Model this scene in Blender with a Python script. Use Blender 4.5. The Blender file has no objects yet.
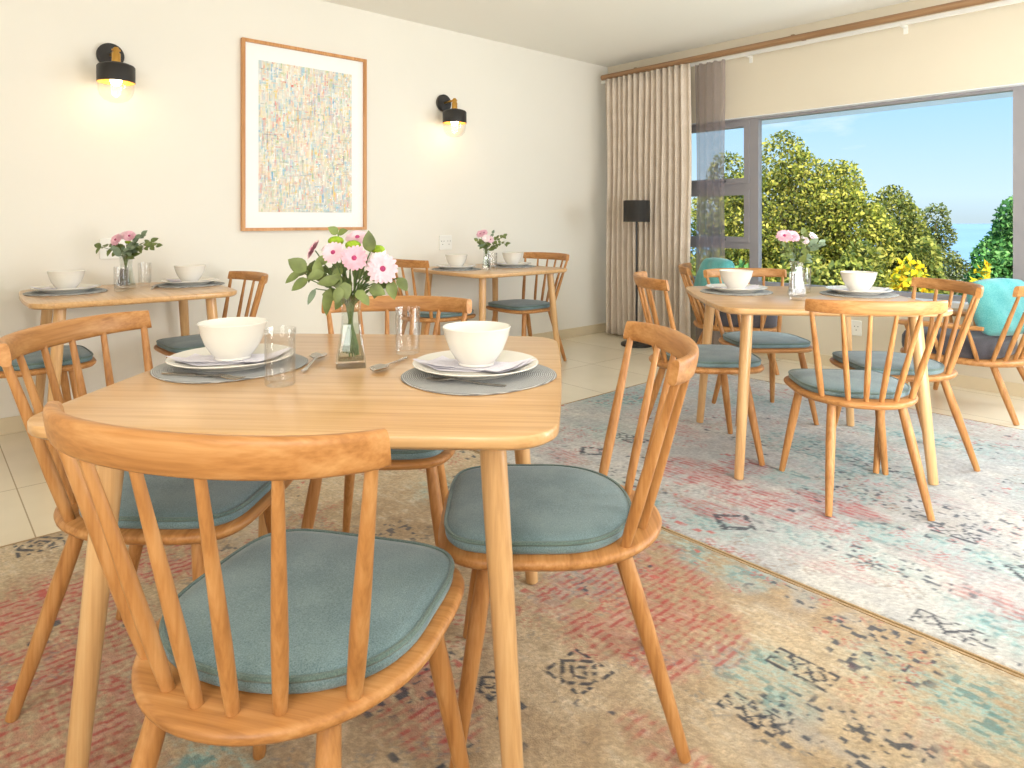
import bpy, bmesh, math, random
import numpy as np
from mathutils import Vector, Matrix

random.seed(7)
rng = np.random.default_rng(11)
COL = bpy.context.scene.collection
pi = math.pi

# ------------------------------------------------------------------ colour / materials
def L(r, g, b):
    def f(c):
        c /= 255.0
        return c / 12.92 if c <= .04045 else ((c + .055) / 1.055) ** 2.4
    return (f(r), f(g), f(b), 1.0)

def newmat(name):
    m = bpy.data.materials.new(name)
    m.use_nodes = True
    nt = m.node_tree
    nt.nodes.clear()
    out = nt.nodes.new('ShaderNodeOutputMaterial')
    return m, nt, out

def N(nt, kind, **kw):
    n = nt.nodes.new(kind)
    for k, v in kw.items():
        if k in n.inputs.keys():
            n.inputs[k].default_value = v
        else:
            setattr(n, k, v)
    return n

def principled(nt, out, **kw):
    b = nt.nodes.new('ShaderNodeBsdfPrincipled')
    for k, v in kw.items():
        b.inputs[k].default_value = v
    nt.links.new(b.outputs[0], out.inputs[0])
    return b

def ramp(nt, stops):
    r = nt.nodes.new('ShaderNodeValToRGB')
    el = r.color_ramp.elements
    while len(el) < len(stops):
        el.new(.5)
    for e, (p, c) in zip(el, stops):
        e.position = p
        e.color = c
    return r

def plain(name, col, rough=.5, metal=0., var=.06, scale=8., bump=0., **kw):
    """procedural: base colour broken up by soft noise"""
    m, nt, out = newmat(name)
    b = principled(nt, out, Roughness=rough, Metallic=metal, **kw)
    tc = N(nt, 'ShaderNodeTexCoord')
    no = N(nt, 'ShaderNodeTexNoise', Scale=scale, Detail=4.)
    nt.links.new(tc.outputs['Object'], no.inputs['Vector'])
    lo = tuple(c * (1 - var) for c in col[:3]) + (1,)
    hi = tuple(min(1, c * (1 + var)) for c in col[:3]) + (1,)
    r = ramp(nt, [(.3, lo), (.7, hi)])
    nt.links.new(no.outputs['Fac'], r.inputs[0])
    nt.links.new(r.outputs[0], b.inputs['Base Color'])
    if bump:
        bp = N(nt, 'ShaderNodeBump', Strength=bump, Distance=.01)
        nt.links.new(no.outputs['Fac'], bp.inputs['Height'])
        nt.links.new(bp.outputs[0], b.inputs['Normal'])
    return m

def wood(name, axis, dark, mid, light, rough=.42, coat=0.):
    m, nt, out = newmat(name)
    b = principled(nt, out, Roughness=rough)
    b.inputs['Specular IOR Level'].default_value = .4
    b.inputs['Coat Weight'].default_value = coat; b.inputs['Coat Roughness'].default_value = .22
    tc = N(nt, 'ShaderNodeTexCoord')
    oi = N(nt, 'ShaderNodeObjectInfo')
    ml = N(nt, 'ShaderNodeVectorMath', operation='SCALE')
    cmb = N(nt, 'ShaderNodeCombineXYZ')
    mu = N(nt, 'ShaderNodeMath', operation='MULTIPLY'); mu.inputs[1].default_value = 13.
    nt.links.new(oi.outputs['Random'], mu.inputs[0])
    for i in range(3):
        nt.links.new(mu.outputs[0], cmb.inputs[i])
    add = N(nt, 'ShaderNodeVectorMath', operation='ADD')
    nt.links.new(tc.outputs['Object'], add.inputs[0])
    nt.links.new(cmb.outputs[0], add.inputs[1])
    mp = N(nt, 'ShaderNodeMapping')
    s = [42., 42., 42.]; s['xyz'.index(axis)] = 1.1
    mp.inputs['Scale'].default_value = s
    nt.links.new(add.outputs[0], mp.inputs[0])
    n1 = N(nt, 'ShaderNodeTexNoise', Scale=1., Detail=5., Roughness=.55, Distortion=.12)
    nt.links.new(mp.outputs[0], n1.inputs['Vector'])
    mp2 = N(nt, 'ShaderNodeMapping')
    s2 = [170., 170., 170.]; s2['xyz'.index(axis)] = 5.
    mp2.inputs['Scale'].default_value = s2
    nt.links.new(add.outputs[0], mp2.inputs[0])
    n2 = N(nt, 'ShaderNodeTexNoise', Scale=1., Detail=3.)
    nt.links.new(mp2.outputs[0], n2.inputs['Vector'])
    mx = N(nt, 'ShaderNodeMath', operation='MULTIPLY_ADD')
    nt.links.new(n2.outputs['Fac'], mx.inputs[0]); mx.inputs[1].default_value = .35
    sc = N(nt, 'ShaderNodeMath', operation='MULTIPLY'); sc.inputs[1].default_value = .72
    nt.links.new(n1.outputs['Fac'], sc.inputs[0])
    nt.links.new(sc.outputs[0], mx.inputs[2])
    r = ramp(nt, [(.32, dark), (.52, mid), (.72, light)])
    nt.links.new(mx.outputs[0], r.inputs[0])
    nt.links.new(r.outputs[0], b.inputs['Base Color'])
    bp = N(nt, 'ShaderNodeBump', Strength=.03, Distance=.003)
    nt.links.new(n2.outputs['Fac'], bp.inputs['Height'])
    nt.links.new(bp.outputs[0], b.inputs['Normal'])
    return m

def fabric(name, c1, c2, scale=900., rough=.95, sheen=.3, bump=.25):
    m, nt, out = newmat(name)
    b = principled(nt, out, Roughness=rough)
    b.inputs['Sheen Weight'].default_value = sheen
    b.inputs['Specular IOR Level'].default_value = .15
    tc = N(nt, 'ShaderNodeTexCoord')
    n1 = N(nt, 'ShaderNodeTexNoise', Scale=scale * .5, Detail=2.)
    n2 = N(nt, 'ShaderNodeTexNoise', Scale=9., Detail=3.)
    for n in (n1, n2):
        nt.links.new(tc.outputs['Object'], n.inputs['Vector'])
    mx = N(nt, 'ShaderNodeMath', operation='MULTIPLY_ADD')
    nt.links.new(n2.outputs['Fac'], mx.inputs[0]); mx.inputs[1].default_value = .4
    sc = N(nt, 'ShaderNodeMath', operation='MULTIPLY'); sc.inputs[1].default_value = .6
    nt.links.new(n1.outputs['Fac'], sc.inputs[0]); nt.links.new(sc.outputs[0], mx.inputs[2])
    r = ramp(nt, [(.34, c1), (.66, c2)])
    nt.links.new(mx.outputs[0], r.inputs[0])
    nt.links.new(r.outputs[0], b.inputs['Base Color'])
    bp = N(nt, 'ShaderNodeBump', Strength=bump, Distance=.002)
    nt.links.new(n1.outputs['Fac'], bp.inputs['Height'])
    nt.links.new(bp.outputs[0], b.inputs['Normal'])
    return m

def clear_glass(name, tint=(1, 1, 1, 1), edge=.55, base=.04):
    """thin clear glass: see-through face on, reflective at grazing angles"""
    m, nt, out = newmat(name)
    t = N(nt, 'ShaderNodeBsdfTransparent', Color=tint)
    g = N(nt, 'ShaderNodeBsdfGlossy', Roughness=.03)
    lw = N(nt, 'ShaderNodeLayerWeight', Blend=.25)
    mu = N(nt, 'ShaderNodeMath', operation='MULTIPLY_ADD')
    nt.links.new(lw.outputs['Facing'], mu.inputs[0])
    mu.inputs[1].default_value = edge; mu.inputs[2].default_value = base
    mix = N(nt, 'ShaderNodeMixShader')
    nt.links.new(mu.outputs[0], mix.inputs[0])
    nt.links.new(t.outputs[0], mix.inputs[1]); nt.links.new(g.outputs[0], mix.inputs[2])
    nt.links.new(mix.outputs[0], out.inputs[0])
    return m

def attr_mat(name, rough=.9, fine=0., bump=0., fscale=500., sheen=0., trans=0.):
    """colour taken from the mesh's own colour attribute, broken up by fine noise"""
    m, nt, out = newmat(name)
    b = principled(nt, out, Roughness=rough)
    b.inputs['Specular IOR Level'].default_value = .15
    b.inputs['Sheen Weight'].default_value = sheen
    at = N(nt, 'ShaderNodeAttribute'); at.attribute_name = 'Col'
    tc = N(nt, 'ShaderNodeTexCoord')
    no = N(nt, 'ShaderNodeTexNoise', Scale=fscale, Detail=2.)
    nt.links.new(tc.outputs['Object'], no.inputs['Vector'])
    r = ramp(nt, [(.3, (1 - fine,) * 3 + (1,)), (.7, (1, 1, 1, 1))])
    nt.links.new(no.outputs['Fac'], r.inputs[0])
    mx = N(nt, 'ShaderNodeMix', data_type='RGBA', blend_type='MULTIPLY')
    mx.inputs[0].default_value = 1.
    nt.links.new(at.outputs['Color'], mx.inputs[6]); nt.links.new(r.outputs[0], mx.inputs[7])
    nt.links.new(mx.outputs[2], b.inputs['Base Color'])
    if bump:
        bp = N(nt, 'ShaderNodeBump', Strength=bump, Distance=.006)
        nt.links.new(no.outputs['Fac'], bp.inputs['Height'])
        nt.links.new(bp.outputs[0], b.inputs['Normal'])
    if trans:
        tl = N(nt, 'ShaderNodeBsdfTranslucent')
        nt.links.new(mx.outputs[2], tl.inputs['Color'])
        ms = N(nt, 'ShaderNodeMixShader'); ms.inputs[0].default_value = trans
        nt.links.new(b.outputs[0], ms.inputs[1]); nt.links.new(tl.outputs[0], ms.inputs[2])
        nt.links.new(ms.outputs[0], out.inputs[0])
    return m

def emissive(name, col, strength):
    m, nt, out = newmat(name)
    e = N(nt, 'ShaderNodeEmission', Color=col, Strength=strength)
    nt.links.new(e.outputs[0], out.inputs[0])
    return m

M = {}
cd, cm, cl = L(150, 98, 50), L(184, 128, 72), L(204, 152, 96)
td, tm, tl_ = L(190, 142, 90), L(212, 166, 112), L(224, 184, 132)
for ax in 'xyz':
    M['chair_' + ax] = wood('chair_oak_' + ax, ax, cd, cm, cl)
    M['table_' + ax] = wood('table_oak_' + ax, ax, td, tm, tl_, rough=.3, coat=.5)
M['frame_wood'] = wood('frame_wood', 'z', L(176, 118, 64), L(204, 146, 90), L(220, 168, 112))
M['rail_wood'] = wood('rail_wood', 'x', L(120, 88, 58), L(150, 114, 80), L(170, 134, 98))
M['cushion'] = fabric('seat_pad_felt', L(84, 108, 112), L(132, 154, 156))
M['piping'] = fabric('seat_pad_piping', L(74, 94, 90), L(112, 132, 124))
M['dark_cushion'] = fabric('charcoal_cloth', L(62, 60, 64), L(92, 88, 92))
M['teal'] = fabric('teal_cloth', L(66, 150, 152), L(122, 192, 188), scale=500.)
M['curtain'] = fabric('taupe_curtain', L(206, 190, 170), L(230, 216, 200), scale=300., sheen=.1)
M['linen'] = fabric('white_linen', L(212, 206, 216), L(234, 229, 236), scale=600.)
M['china'] = plain('white_china', L(236, 231, 220), rough=.22, var=.01)
M['steel'] = plain('cutlery_steel', L(186, 182, 176), rough=.25, metal=1., var=.03)
M['black'] = plain('black_metal', L(38, 35, 33), rough=.45, var=.1)
M['shade_black'] = plain('black_shade_cloth', L(46, 42, 38), rough=.8, var=.1)
M['brass'] = plain('brass', L(206, 160, 84), rough=.3, metal=1., var=.05)
M['gold_inside'] = plain('gold_lining', L(238, 190, 96), rough=.4, metal=.3, var=.05)
M['white_plastic'] = plain('white_plastic', L(242, 240, 232), rough=.4, var=.01)
M['socket_hole'] = plain('socket_hole', L(120, 114, 104), rough=.7, var=.05)
M['alu'] = plain('grey_window_frame', L(150, 146, 148), rough=.45, var=.03)
M['alu_dark'] = plain('window_seal', L(88, 84, 84), rough=.6, var=.03)
M['mat_board'] = plain('mat_board', L(250, 250, 248), rough=.8, var=.01)
M['glass'] = clear_glass('clear_glass', tint=(.99, .99, .985, 1), edge=.55, base=.03)
M['vase_glass'] = clear_glass('vase_glass', tint=(.97, .985, .975, 1), edge=.6, base=.05)
M['pane'] = clear_glass('window_glass', tint=(.98, .99, .99, 1), edge=.2, base=.0)
M['picture_glass'] = clear_glass('picture_glass', edge=.006, base=.0)
M['water'] = clear_glass('vase_water', tint=(.93, .96, .9, 1), edge=.25, base=.02)
M['stem'] = plain('green_stem', L(86, 108, 52), rough=.6, var=.25, scale=40.)
M['leaf'] = plain('bouquet_leaf', L(112, 126, 66), rough=.5, var=.4, scale=22.)
M['leaf_gray'] = plain('eucalyptus_leaf', L(122, 140, 112), rough=.55, var=.25, scale=22.)
M['lime'] = plain('lime_button_flower', L(150, 180, 40), rough=.8, var=.25, scale=120., bump=.6)
M['petal_pink'] = plain('pale_pink_petal', L(240, 206, 214), rough=.7, var=.08, scale=60.)
M['petal_white'] = plain('blush_white_petal', L(248, 232, 232), rough=.7, var=.05, scale=60.)
M['petal_rose'] = plain('rose_petal', L(238, 188, 202), rough=.7, var=.12, scale=60.)
M['flower_eye'] = plain('magenta_flower_eye', L(172, 62, 108), rough=.8, var=.2, scale=90.)
M['bulb'] = emissive('warm_bulb', (1., .80, .50, 1), 16.)
M['brown_wall'] = plain('bark', L(92, 76, 58), rough=.9, var=.3, scale=6.)
M['leaves'] = attr_mat('tree_leaves', rough=.6, fine=.15, fscale=3., trans=.35)
M['rug'] = attr_mat('rug_pile', rough=1., fine=.22, bump=.5, fscale=260., sheen=.15)
M['rug_edge'] = fabric('rug_binding', L(160, 132, 92), L(190, 160, 116), scale=300.)
M['art'] = attr_mat('painted_paper', rough=.8, fine=.05, fscale=200.)
M['terrace'] = plain('outside_ground', L(150, 148, 120), rough=.95, var=.25, scale=1.)
M['hills'] = plain('hazy_hills', L(132, 166, 196), rough=1., var=.08, scale=.02)  # distance haze put into the base colour
M['sill'] = plain('white_sill', L(240, 240, 240), rough=.35, var=.02)
def fascia_mat():  # eave fascia made translucent so the sky behind brightens it
    m, nt, out = newmat('translucent_fascia')
    d = N(nt, 'ShaderNodeBsdfDiffuse', Color=L(252, 252, 252)); tl = N(nt, 'ShaderNodeBsdfTranslucent', Color=(1, 1, 1, 1))
    a = N(nt, 'ShaderNodeMixShader'); a.inputs[0].default_value = .75
    nt.links.new(d.outputs[0], a.inputs[1]); nt.links.new(tl.outputs[0], a.inputs[2]); nt.links.new(a.outputs[0], out.inputs[0])
    return m
M['fascia'] = fascia_mat()
M['driver'] = plain('hinge_dark', L(60, 58, 60), rough=.5)

# wall paint
M['wall'] = plain('cream_wall_paint', L(238, 233, 221), rough=.75, var=.012, scale=1.5)
M['wall_b'] = plain('shaded_wall_paint', L(224, 213, 191), rough=.75, var=.012, scale=1.5)  # cream paint darkened, the window wall's shade put into the colour
M['ceiling'] = plain('ceiling_paint', L(247, 244, 234), rough=.85, var=.008, scale=1.)
M['skirt'] = plain('skirting_tile', L(220, 204, 172), rough=.35, var=.05, scale=4.)

def tile_mat():
    m, nt, out = newmat('cream_floor_tiles')
    b = principled(nt, out, Roughness=.16)
    b.inputs['Specular IOR Level'].default_value = .45
    tc = N(nt, 'ShaderNodeTexCoord')
    mp = N(nt, 'ShaderNodeMapping'); mp.inputs['Location'].default_value = (-.03, .10, 0)
    nt.links.new(tc.outputs['Object'], mp.inputs[0])
    br = N(nt, 'ShaderNodeTexBrick', Scale=1.)
    br.offset = 0.; br.squash = 1.
    br.inputs['Brick Width'].default_value = .9; br.inputs['Row Height'].default_value = .6
    br.inputs['Mortar Size'].default_value = .0025; br.inputs['Mortar Smooth'].default_value = .1
    br.inputs['Color1'].default_value = L(243, 231, 206); br.inputs['Color2'].default_value = L(239, 226, 200)
    br.inputs['Mortar'].default_value = L(186, 168, 138)
    nt.links.new(mp.outputs[0], br.inputs['Vector'])
    no = N(nt, 'ShaderNodeTexNoise', Scale=3., Detail=5.)
    nt.links.new(tc.outputs['Object'], no.inputs['Vector'])
    r = ramp(nt, [(.3, (.93, .93, .92, 1)), (.7, (1, 1, 1, 1))])
    nt.links.new(no.outputs['Fac'], r.inputs[0])
    mx = N(nt, 'ShaderNodeMix', data_type='RGBA', blend_type='MULTIPLY'); mx.inputs[0].default_value = 1.
    nt.links.new(br.outputs['Color'], mx.inputs[6]); nt.links.new(r.outputs[0], mx.inputs[7])
    nt.links.new(mx.outputs[2], b.inputs['Base Color'])
    return m
M['tiles'] = tile_mat()

def placemat_mat():
    m, nt, out = newmat('grey_woven_placemat')
    b = principled(nt, out, Roughness=.85)
    tc = N(nt, 'ShaderNodeTexCoord')
    wv = N(nt, 'ShaderNodeTexWave', Scale=62., Distortion=.4, Detail=1.)
    wv.wave_type = 'RINGS'; wv.rings_direction = 'Z'
    nt.links.new(tc.outputs['Object'], wv.inputs['Vector'])
    r = ramp(nt, [(.1, L(138, 138, 136)), (.6, L(176, 176, 174)), (1., L(204, 205, 204))])
    nt.links.new(wv.outputs['Fac'], r.inputs[0]); nt.links.new(r.outputs[0], b.inputs['Base Color'])
    bp = N(nt, 'ShaderNodeBump', Strength=.6, Distance=.003)
    nt.links.new(wv.outputs['Fac'], bp.inputs['Height']); nt.links.new(bp.outputs[0], b.inputs['Normal'])
    return m
M['placemat'] = placemat_mat()

def sheer_mat():
    m, nt, out = newmat('sheer_voile')
    d = N(nt, 'ShaderNodeBsdfDiffuse', Color=L(150, 134, 132))
    tl = N(nt, 'ShaderNodeBsdfTranslucent', Color=L(206, 198, 204))
    t = N(nt, 'ShaderNodeBsdfTransparent')
    tc = N(nt, 'ShaderNodeTexCoord')
    no = N(nt, 'ShaderNodeTexNoise', Scale=220.); nt.links.new(tc.outputs['Object'], no.inputs['Vector'])
    a = N(nt, 'ShaderNodeMixShader'); a.inputs[0].default_value = .5
    nt.links.new(d.outputs[0], a.inputs[1]); nt.links.new(tl.outputs[0], a.inputs[2])
    mu = N(nt, 'ShaderNodeMath', operation='MULTIPLY_ADD'); mu.inputs[1].default_value = .2; mu.inputs[2].default_value = .5
    nt.links.new(no.outputs['Fac'], mu.inputs[0])
    c = N(nt, 'ShaderNodeMixShader')
    nt.links.new(mu.outputs[0], c.inputs[0]); nt.links.new(t.outputs[0], c.inputs[1]); nt.links.new(a.outputs[0], c.inputs[2])
    nt.links.new(c.outputs[0], out.inputs[0])
    return m
M['sheer'] = sheer_mat()

# ------------------------------------------------------------------ geometry helpers
class G:
    """vertex / face collector for one mesh"""
    def __init__(s): s.v = []; s.f = []
    def add(s, v, f):
        o = len(s.v); s.v += [tuple(p) for p in v]; s.f += [tuple(i + o for i in q) for q in f]; return s
    def box(s, x0, x1, y0, y1, z0, z1):
        return s.add([(x, y, z) for z in (z0, z1) for y in (y0, y1) for x in (x0, x1)],
                     [(0, 2, 3, 1), (4, 5, 7, 6), (0, 1, 5, 4), (2, 6, 7, 3), (0, 4, 6, 2), (1, 3, 7, 5)])
    def rings(s, rings, cap0=True, cap1=True, closed=True):
        n = len(rings[0]); v = [p for r in rings for p in r]; f = []
        for i in range(len(rings) - 1):
            for j in range(n if closed else n - 1):
                k = (j + 1) % n
                f.append((i * n + j, i * n + k, (i + 1) * n + k, (i + 1) * n + j))
        if cap0: f.append(tuple(range(n))[::-1])
        if cap1: f.append(tuple((len(rings) - 1) * n + j for j in range(n)))
        return s.add(v, f)
    def lathe(s, prof, n=32, c=(0, 0, 0), cap0=True, cap1=True):
        return s.rings([[(c[0] + r * math.cos(2 * pi * j / n), c[1] + r * math.sin(2 * pi * j / n), c[2] + z)
                         for j in range(n)] for r, z in prof], cap0, cap1)
    def tube(s, pts, rad, n=10, sx=1.):
        pts = [Vector(p) for p in pts]
        if not hasattr(rad, '__len__'): rad = [rad] * len(pts)
        rr = []; up = None
        for i, p in enumerate(pts):
            t = (pts[min(i + 1, len(pts) - 1)] - pts[max(i - 1, 0)]).normalized()
            if up is None: up = Vector((0, 0, 1)) if abs(t.z) < .9 else Vector((1, 0, 0))
            u = (up - t * up.dot(t)).normalized(); w = t.cross(u); up = u
            rr.append([p + u * (rad[i] * math.cos(2 * pi * j / n)) + w * (rad[i] * sx * math.sin(2 * pi * j / n)) for j in range(n)])
        return s.rings(rr)
    def prism(s, outline, prof):
        """outline (CCW list of xy) stacked through prof [(inset, z)]"""
        rr = []
        for d, z in prof:
            if d <= .035: rr.append([(x, y, z) for x, y in inset(outline, d)])
            else:
                m = min(math.hypot(x, y) for x, y in outline) - .035; k = max(.02, 1 - (d - .035) / m)
                rr.append([(x * k, y * k, z) for x, y in inset(outline, .035)])
        return s.rings(rr)

def inset(o, d):
    n = len(o); r = []
    for i in range(n):
        a = o[i - 1]; b = o[(i + 1) % n]
        tx, ty = b[0] - a[0], b[1] - a[1]; l = math.hypot(tx, ty) or 1
        r.append((o[i][0] - ty / l * d, o[i][1] + tx / l * d))
    return r

def mesh(name, g, mat, smooth=True, angle=40):
    me = bpy.data.meshes.new(name)
    me.from_pydata(g.v, [], g.f); me.update()
    bm = bmesh.new(); bm.from_mesh(me)
    bmesh.ops.remove_doubles(bm, verts=bm.verts, dist=1e-6)
    bmesh.ops.recalc_face_normals(bm, faces=bm.faces)
    if smooth:
        for f in bm.faces: f.smooth = True
        ca = math.radians(angle)
        for e in bm.edges:
            if len(e.link_faces) == 2 and e.calc_face_angle(0) > ca: e.smooth = False
    bm.to_mesh(me); bm.free()
    me.materials.append(mat)
    return me

def obj(name, g, mat, parent=None, smooth=True, angle=40, loc=None, rotz=None):
    me = g if isinstance(g, bpy.types.Mesh) else mesh(name, g, mat, smooth, angle)
    o = bpy.data.objects.new(name, me); COL.objects.link(o)
    if parent: o.parent = parent
    if loc: o.location = loc
    if rotz is not None: o.rotation_euler = (0, 0, rotz)
    return o

def thing(name, label, cat, loc=(0, 0, 0), rotz=0., group=None):
    o = bpy.data.objects.new(name, None); COL.objects.link(o)
    o.empty_display_size = .1
    o.location = loc; o.rotation_euler = (0, 0, rotz)
    return tag(o, label, cat, group)

def tag(o, label, cat, group=None):
    o['label'] = label; o['category'] = cat
    if group: o['group'] = group
    return o

def struct(name, g, mat, parent=None, smooth=False):
    o = obj(name, g, mat, parent, smooth)
    if not parent: o['kind'] = 'structure'
    return o

def dup(root, loc, rotz, label, group=None):
    r = root.copy(); COL.objects.link(r); r.location = loc; r.rotation_euler = (0, 0, rotz)
    r['label'] = label
    if group: r['group'] = group
    for ch in list(root.children):
        c = ch.copy(); COL.objects.link(c); c.parent = r
        for g in list(ch.children):
            d = g.copy(); COL.objects.link(d); d.parent = c
    return r

def colattr(me, cols):
    a = me.color_attributes.new('Col', 'FLOAT_COLOR', 'POINT')
    buf = np.ones((len(me.vertices), 4), np.float32); buf[:, :3] = cols
    a.data.foreach_set('color', buf.ravel())

def sup(a, b1, b0, e1, e0, n=56):
    """D shaped outline: front half (y>0) depth b1 exponent e1, back half depth b0 exponent e0"""
    o = []
    for i in range(n):
        t = 2 * pi * i / n; c, s = math.cos(t), math.sin(t)
        e = e1 if s >= 0 else e0; b = b1 if s >= 0 else b0
        o.append((a * math.copysign(abs(c) ** (2 / e), c), b * math.copysign(abs(s) ** (2 / e), s)))
    return o

def bowed(ax, ay, bow, r, n=8):
    pts = []
    for k, (sx, sy) in enumerate([(1, -1), (1, 1), (-1, 1), (-1, -1)]):
        for i in range(n + 1):
            t = math.radians(-90 + 90 * k + 90 * i / n)
            pts.append(((ax - r) * sx + r * math.cos(t), (ay - r) * sy + r * math.sin(t)))
    P = []
    for i in range(len(pts)):
        a = pts[i]; b = pts[(i + 1) % len(pts)]
        m = 12 if math.hypot(a[0] - b[0], a[1] - b[1]) > .15 else 1
        for j in range(m): P.append((a[0] + (b[0] - a[0]) * j / m, a[1] + (b[1] - a[1]) * j / m))
    return [(x + bow * (1 - (y / ay) ** 2) * x / ax, y + bow * (1 - (x / ax) ** 2) * y / ay) for x, y in P]

def sag(z0, z1, r):
    return [(r, z0), (r * .3, z0 + r * .3), (0, z0 + r), (0, z1 - r), (r * .3, z1 - r * .3), (r, z1)]

# ------------------------------------------------------------------ noise for painted surfaces
def vn(x, y, seed):
    xi = np.floor(x).astype(np.int64); yi = np.floor(y).astype(np.int64)
    xf = x - xi; yf = y - yi
    xf = xf * xf * (3 - 2 * xf); yf = yf * yf * (3 - 2 * yf)
    def h(a, b):
        n = (a * 374761393 + b * 668265263 + seed * 974711) & 0x7fffffff
        n = ((n ^ (n >> 13)) * 1274126177) & 0x7fffffff
        return ((n ^ (n >> 16)) & 0xffff) / 65535.
    return (h(xi, yi) * (1 - xf) + h(xi + 1, yi) * xf) * (1 - yf) + (h(xi, yi + 1) * (1 - xf) + h(xi + 1, yi + 1) * xf) * yf
def fbm(x, y, seed, o=4):
    s = 0; a = .5; t = 0
    for i in range(o):
        s = s + a * vn(x * 2 ** i, y * 2 ** i, seed + i); t += a; a *= .5
    return s / t
def cell(x, y, seed):
    a = np.floor(x).astype(np.int64); b = np.floor(y).astype(np.int64)
    n = (a * 374761393 + b * 668265263 + seed * 974711) & 0x7fffffff
    n = ((n ^ (n >> 13)) * 1274126177) & 0x7fffffff
    return ((n ^ (n >> 16)) & 0xffff) / 65535.
sst = lambda a, b, x: (lambda t: t * t * (3 - 2 * t))(np.clip((x - a) / (b - a), 0, 1))

# ================================================================== ROOM
H = 2.655
X1, Y0 = 6.6, -8.0
struct('floor', G().box(-.2, X1 + .2, Y0 - .2, .25, -.12, 0), M['tiles'])
struct('ceiling', G().box(-.2, X1 + .2, Y0 - .2, .25, H, H + .12), M['ceiling'])
struct('wall_left', G().box(-.2, 0, Y0 - .2, .25, 0, H), M['wall'])
struct('wall_right', G().box(X1, X1 + .2, Y0 - .2, .25, 0, H), M['wall'])
struct('wall_front', G().box(0, X1, Y0 - .2, Y0, 0, H), M['wall'])
WX0, WX1, WZ0, WZ1 = .72, 5.6, .56, 1.985
g = G()
g.box(0, WX0, 0, .25, 0, H); g.box(WX1, X1, 0, .25, 0, H)
g.box(WX0, WX1, 0, .25, 0, WZ0); g.box(WX0, WX1, 0, .25, WZ1, H)
struct('wall_back', g, M['wall_b'])
struct('baseboard_left', G().box(0, .012, Y0, 0, 0, .083), M['skirt'])
struct('baseboard_back', G().box(.012, X1, -.012, 0, 0, .083), M['skirt'])
# window
g = G()
fy0, fy1 = .07, .13
g.box(WX0, WX1, fy0, fy1, WZ1 - .028, WZ1); g.box(WX0, WX1, fy0, fy1, WZ0, WZ0 + .04)
for x0, x1 in ((WX0, WX0 + .05), (1.497, 1.576), (3.323, 3.395), (WX1 - .05, WX1)):
    g.box(x0, x1, fy0, fy1, WZ0 + .04, WZ1 - .028)
g.box(WX0 + .05, 1.497, fy0, fy1, 1.375, 1.43); g.box(WX0 + .05, 1.497, fy0, fy1, .87, .925)
win = struct('window_1', g, M['alu'])
def sash(x0, x1, z0, z1, w=.045):
    s = G(); a, b = fy0 - .012, fy1 - .01
    s.box(x0, x1, a, b, z1 - w, z1); s.box(x0, x1, a, b, z0, z0 + w)
    s.box(x0, x0 + w, a, b, z0 + w, z1 - w); s.box(x1 - w, x1, a, b, z0 + w, z1 - w)
    o = struct('sash', s, M['alu'], win)
    obj('pane', G().box(x0 + w, x1 - w, .1, .104, z0 + w, z1 - w), M['pane'], o, smooth=False)
    obj('handle', G().box((x0 + x1) / 2 + .06, (x0 + x1) / 2 + .15, a - .02, a, z0 + .012, z0 + .034), M['alu_dark'], o, smooth=False)
sash(.77, 1.497, 1.43, 1.957); sash(.77, 1.497, .925, 1.375)
obj('pane', G().box(.77, 1.497, .1, .104, .6, .87), M['pane'], win, smooth=False)
obj('pane', G().box(1.576, 3.323, .1, .104, .6, 1.957), M['pane'], win, smooth=False)
obj('pane', G().box(3.395, 5.55, .1, .104, .6, 1.957), M['pane'], win, smooth=False)
struct('trim_1', G().box(WX0 - .02, WX1 + .02, -.05, .07, WZ0 - .03, WZ0 + .005), M['sill'])
struct('trim_2', G().box(WX0, WX1, -.002, .07, WZ1 - .006, WZ1), M['sill'])
FZ = 1.985
struct('trim_3', G().add([(-1, .55, FZ), (7.5, .55, FZ), (7.5, .55, FZ + .12), (-1, .55, FZ + .12)], [(0, 1, 2, 3)]), M['fascia'])

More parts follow.
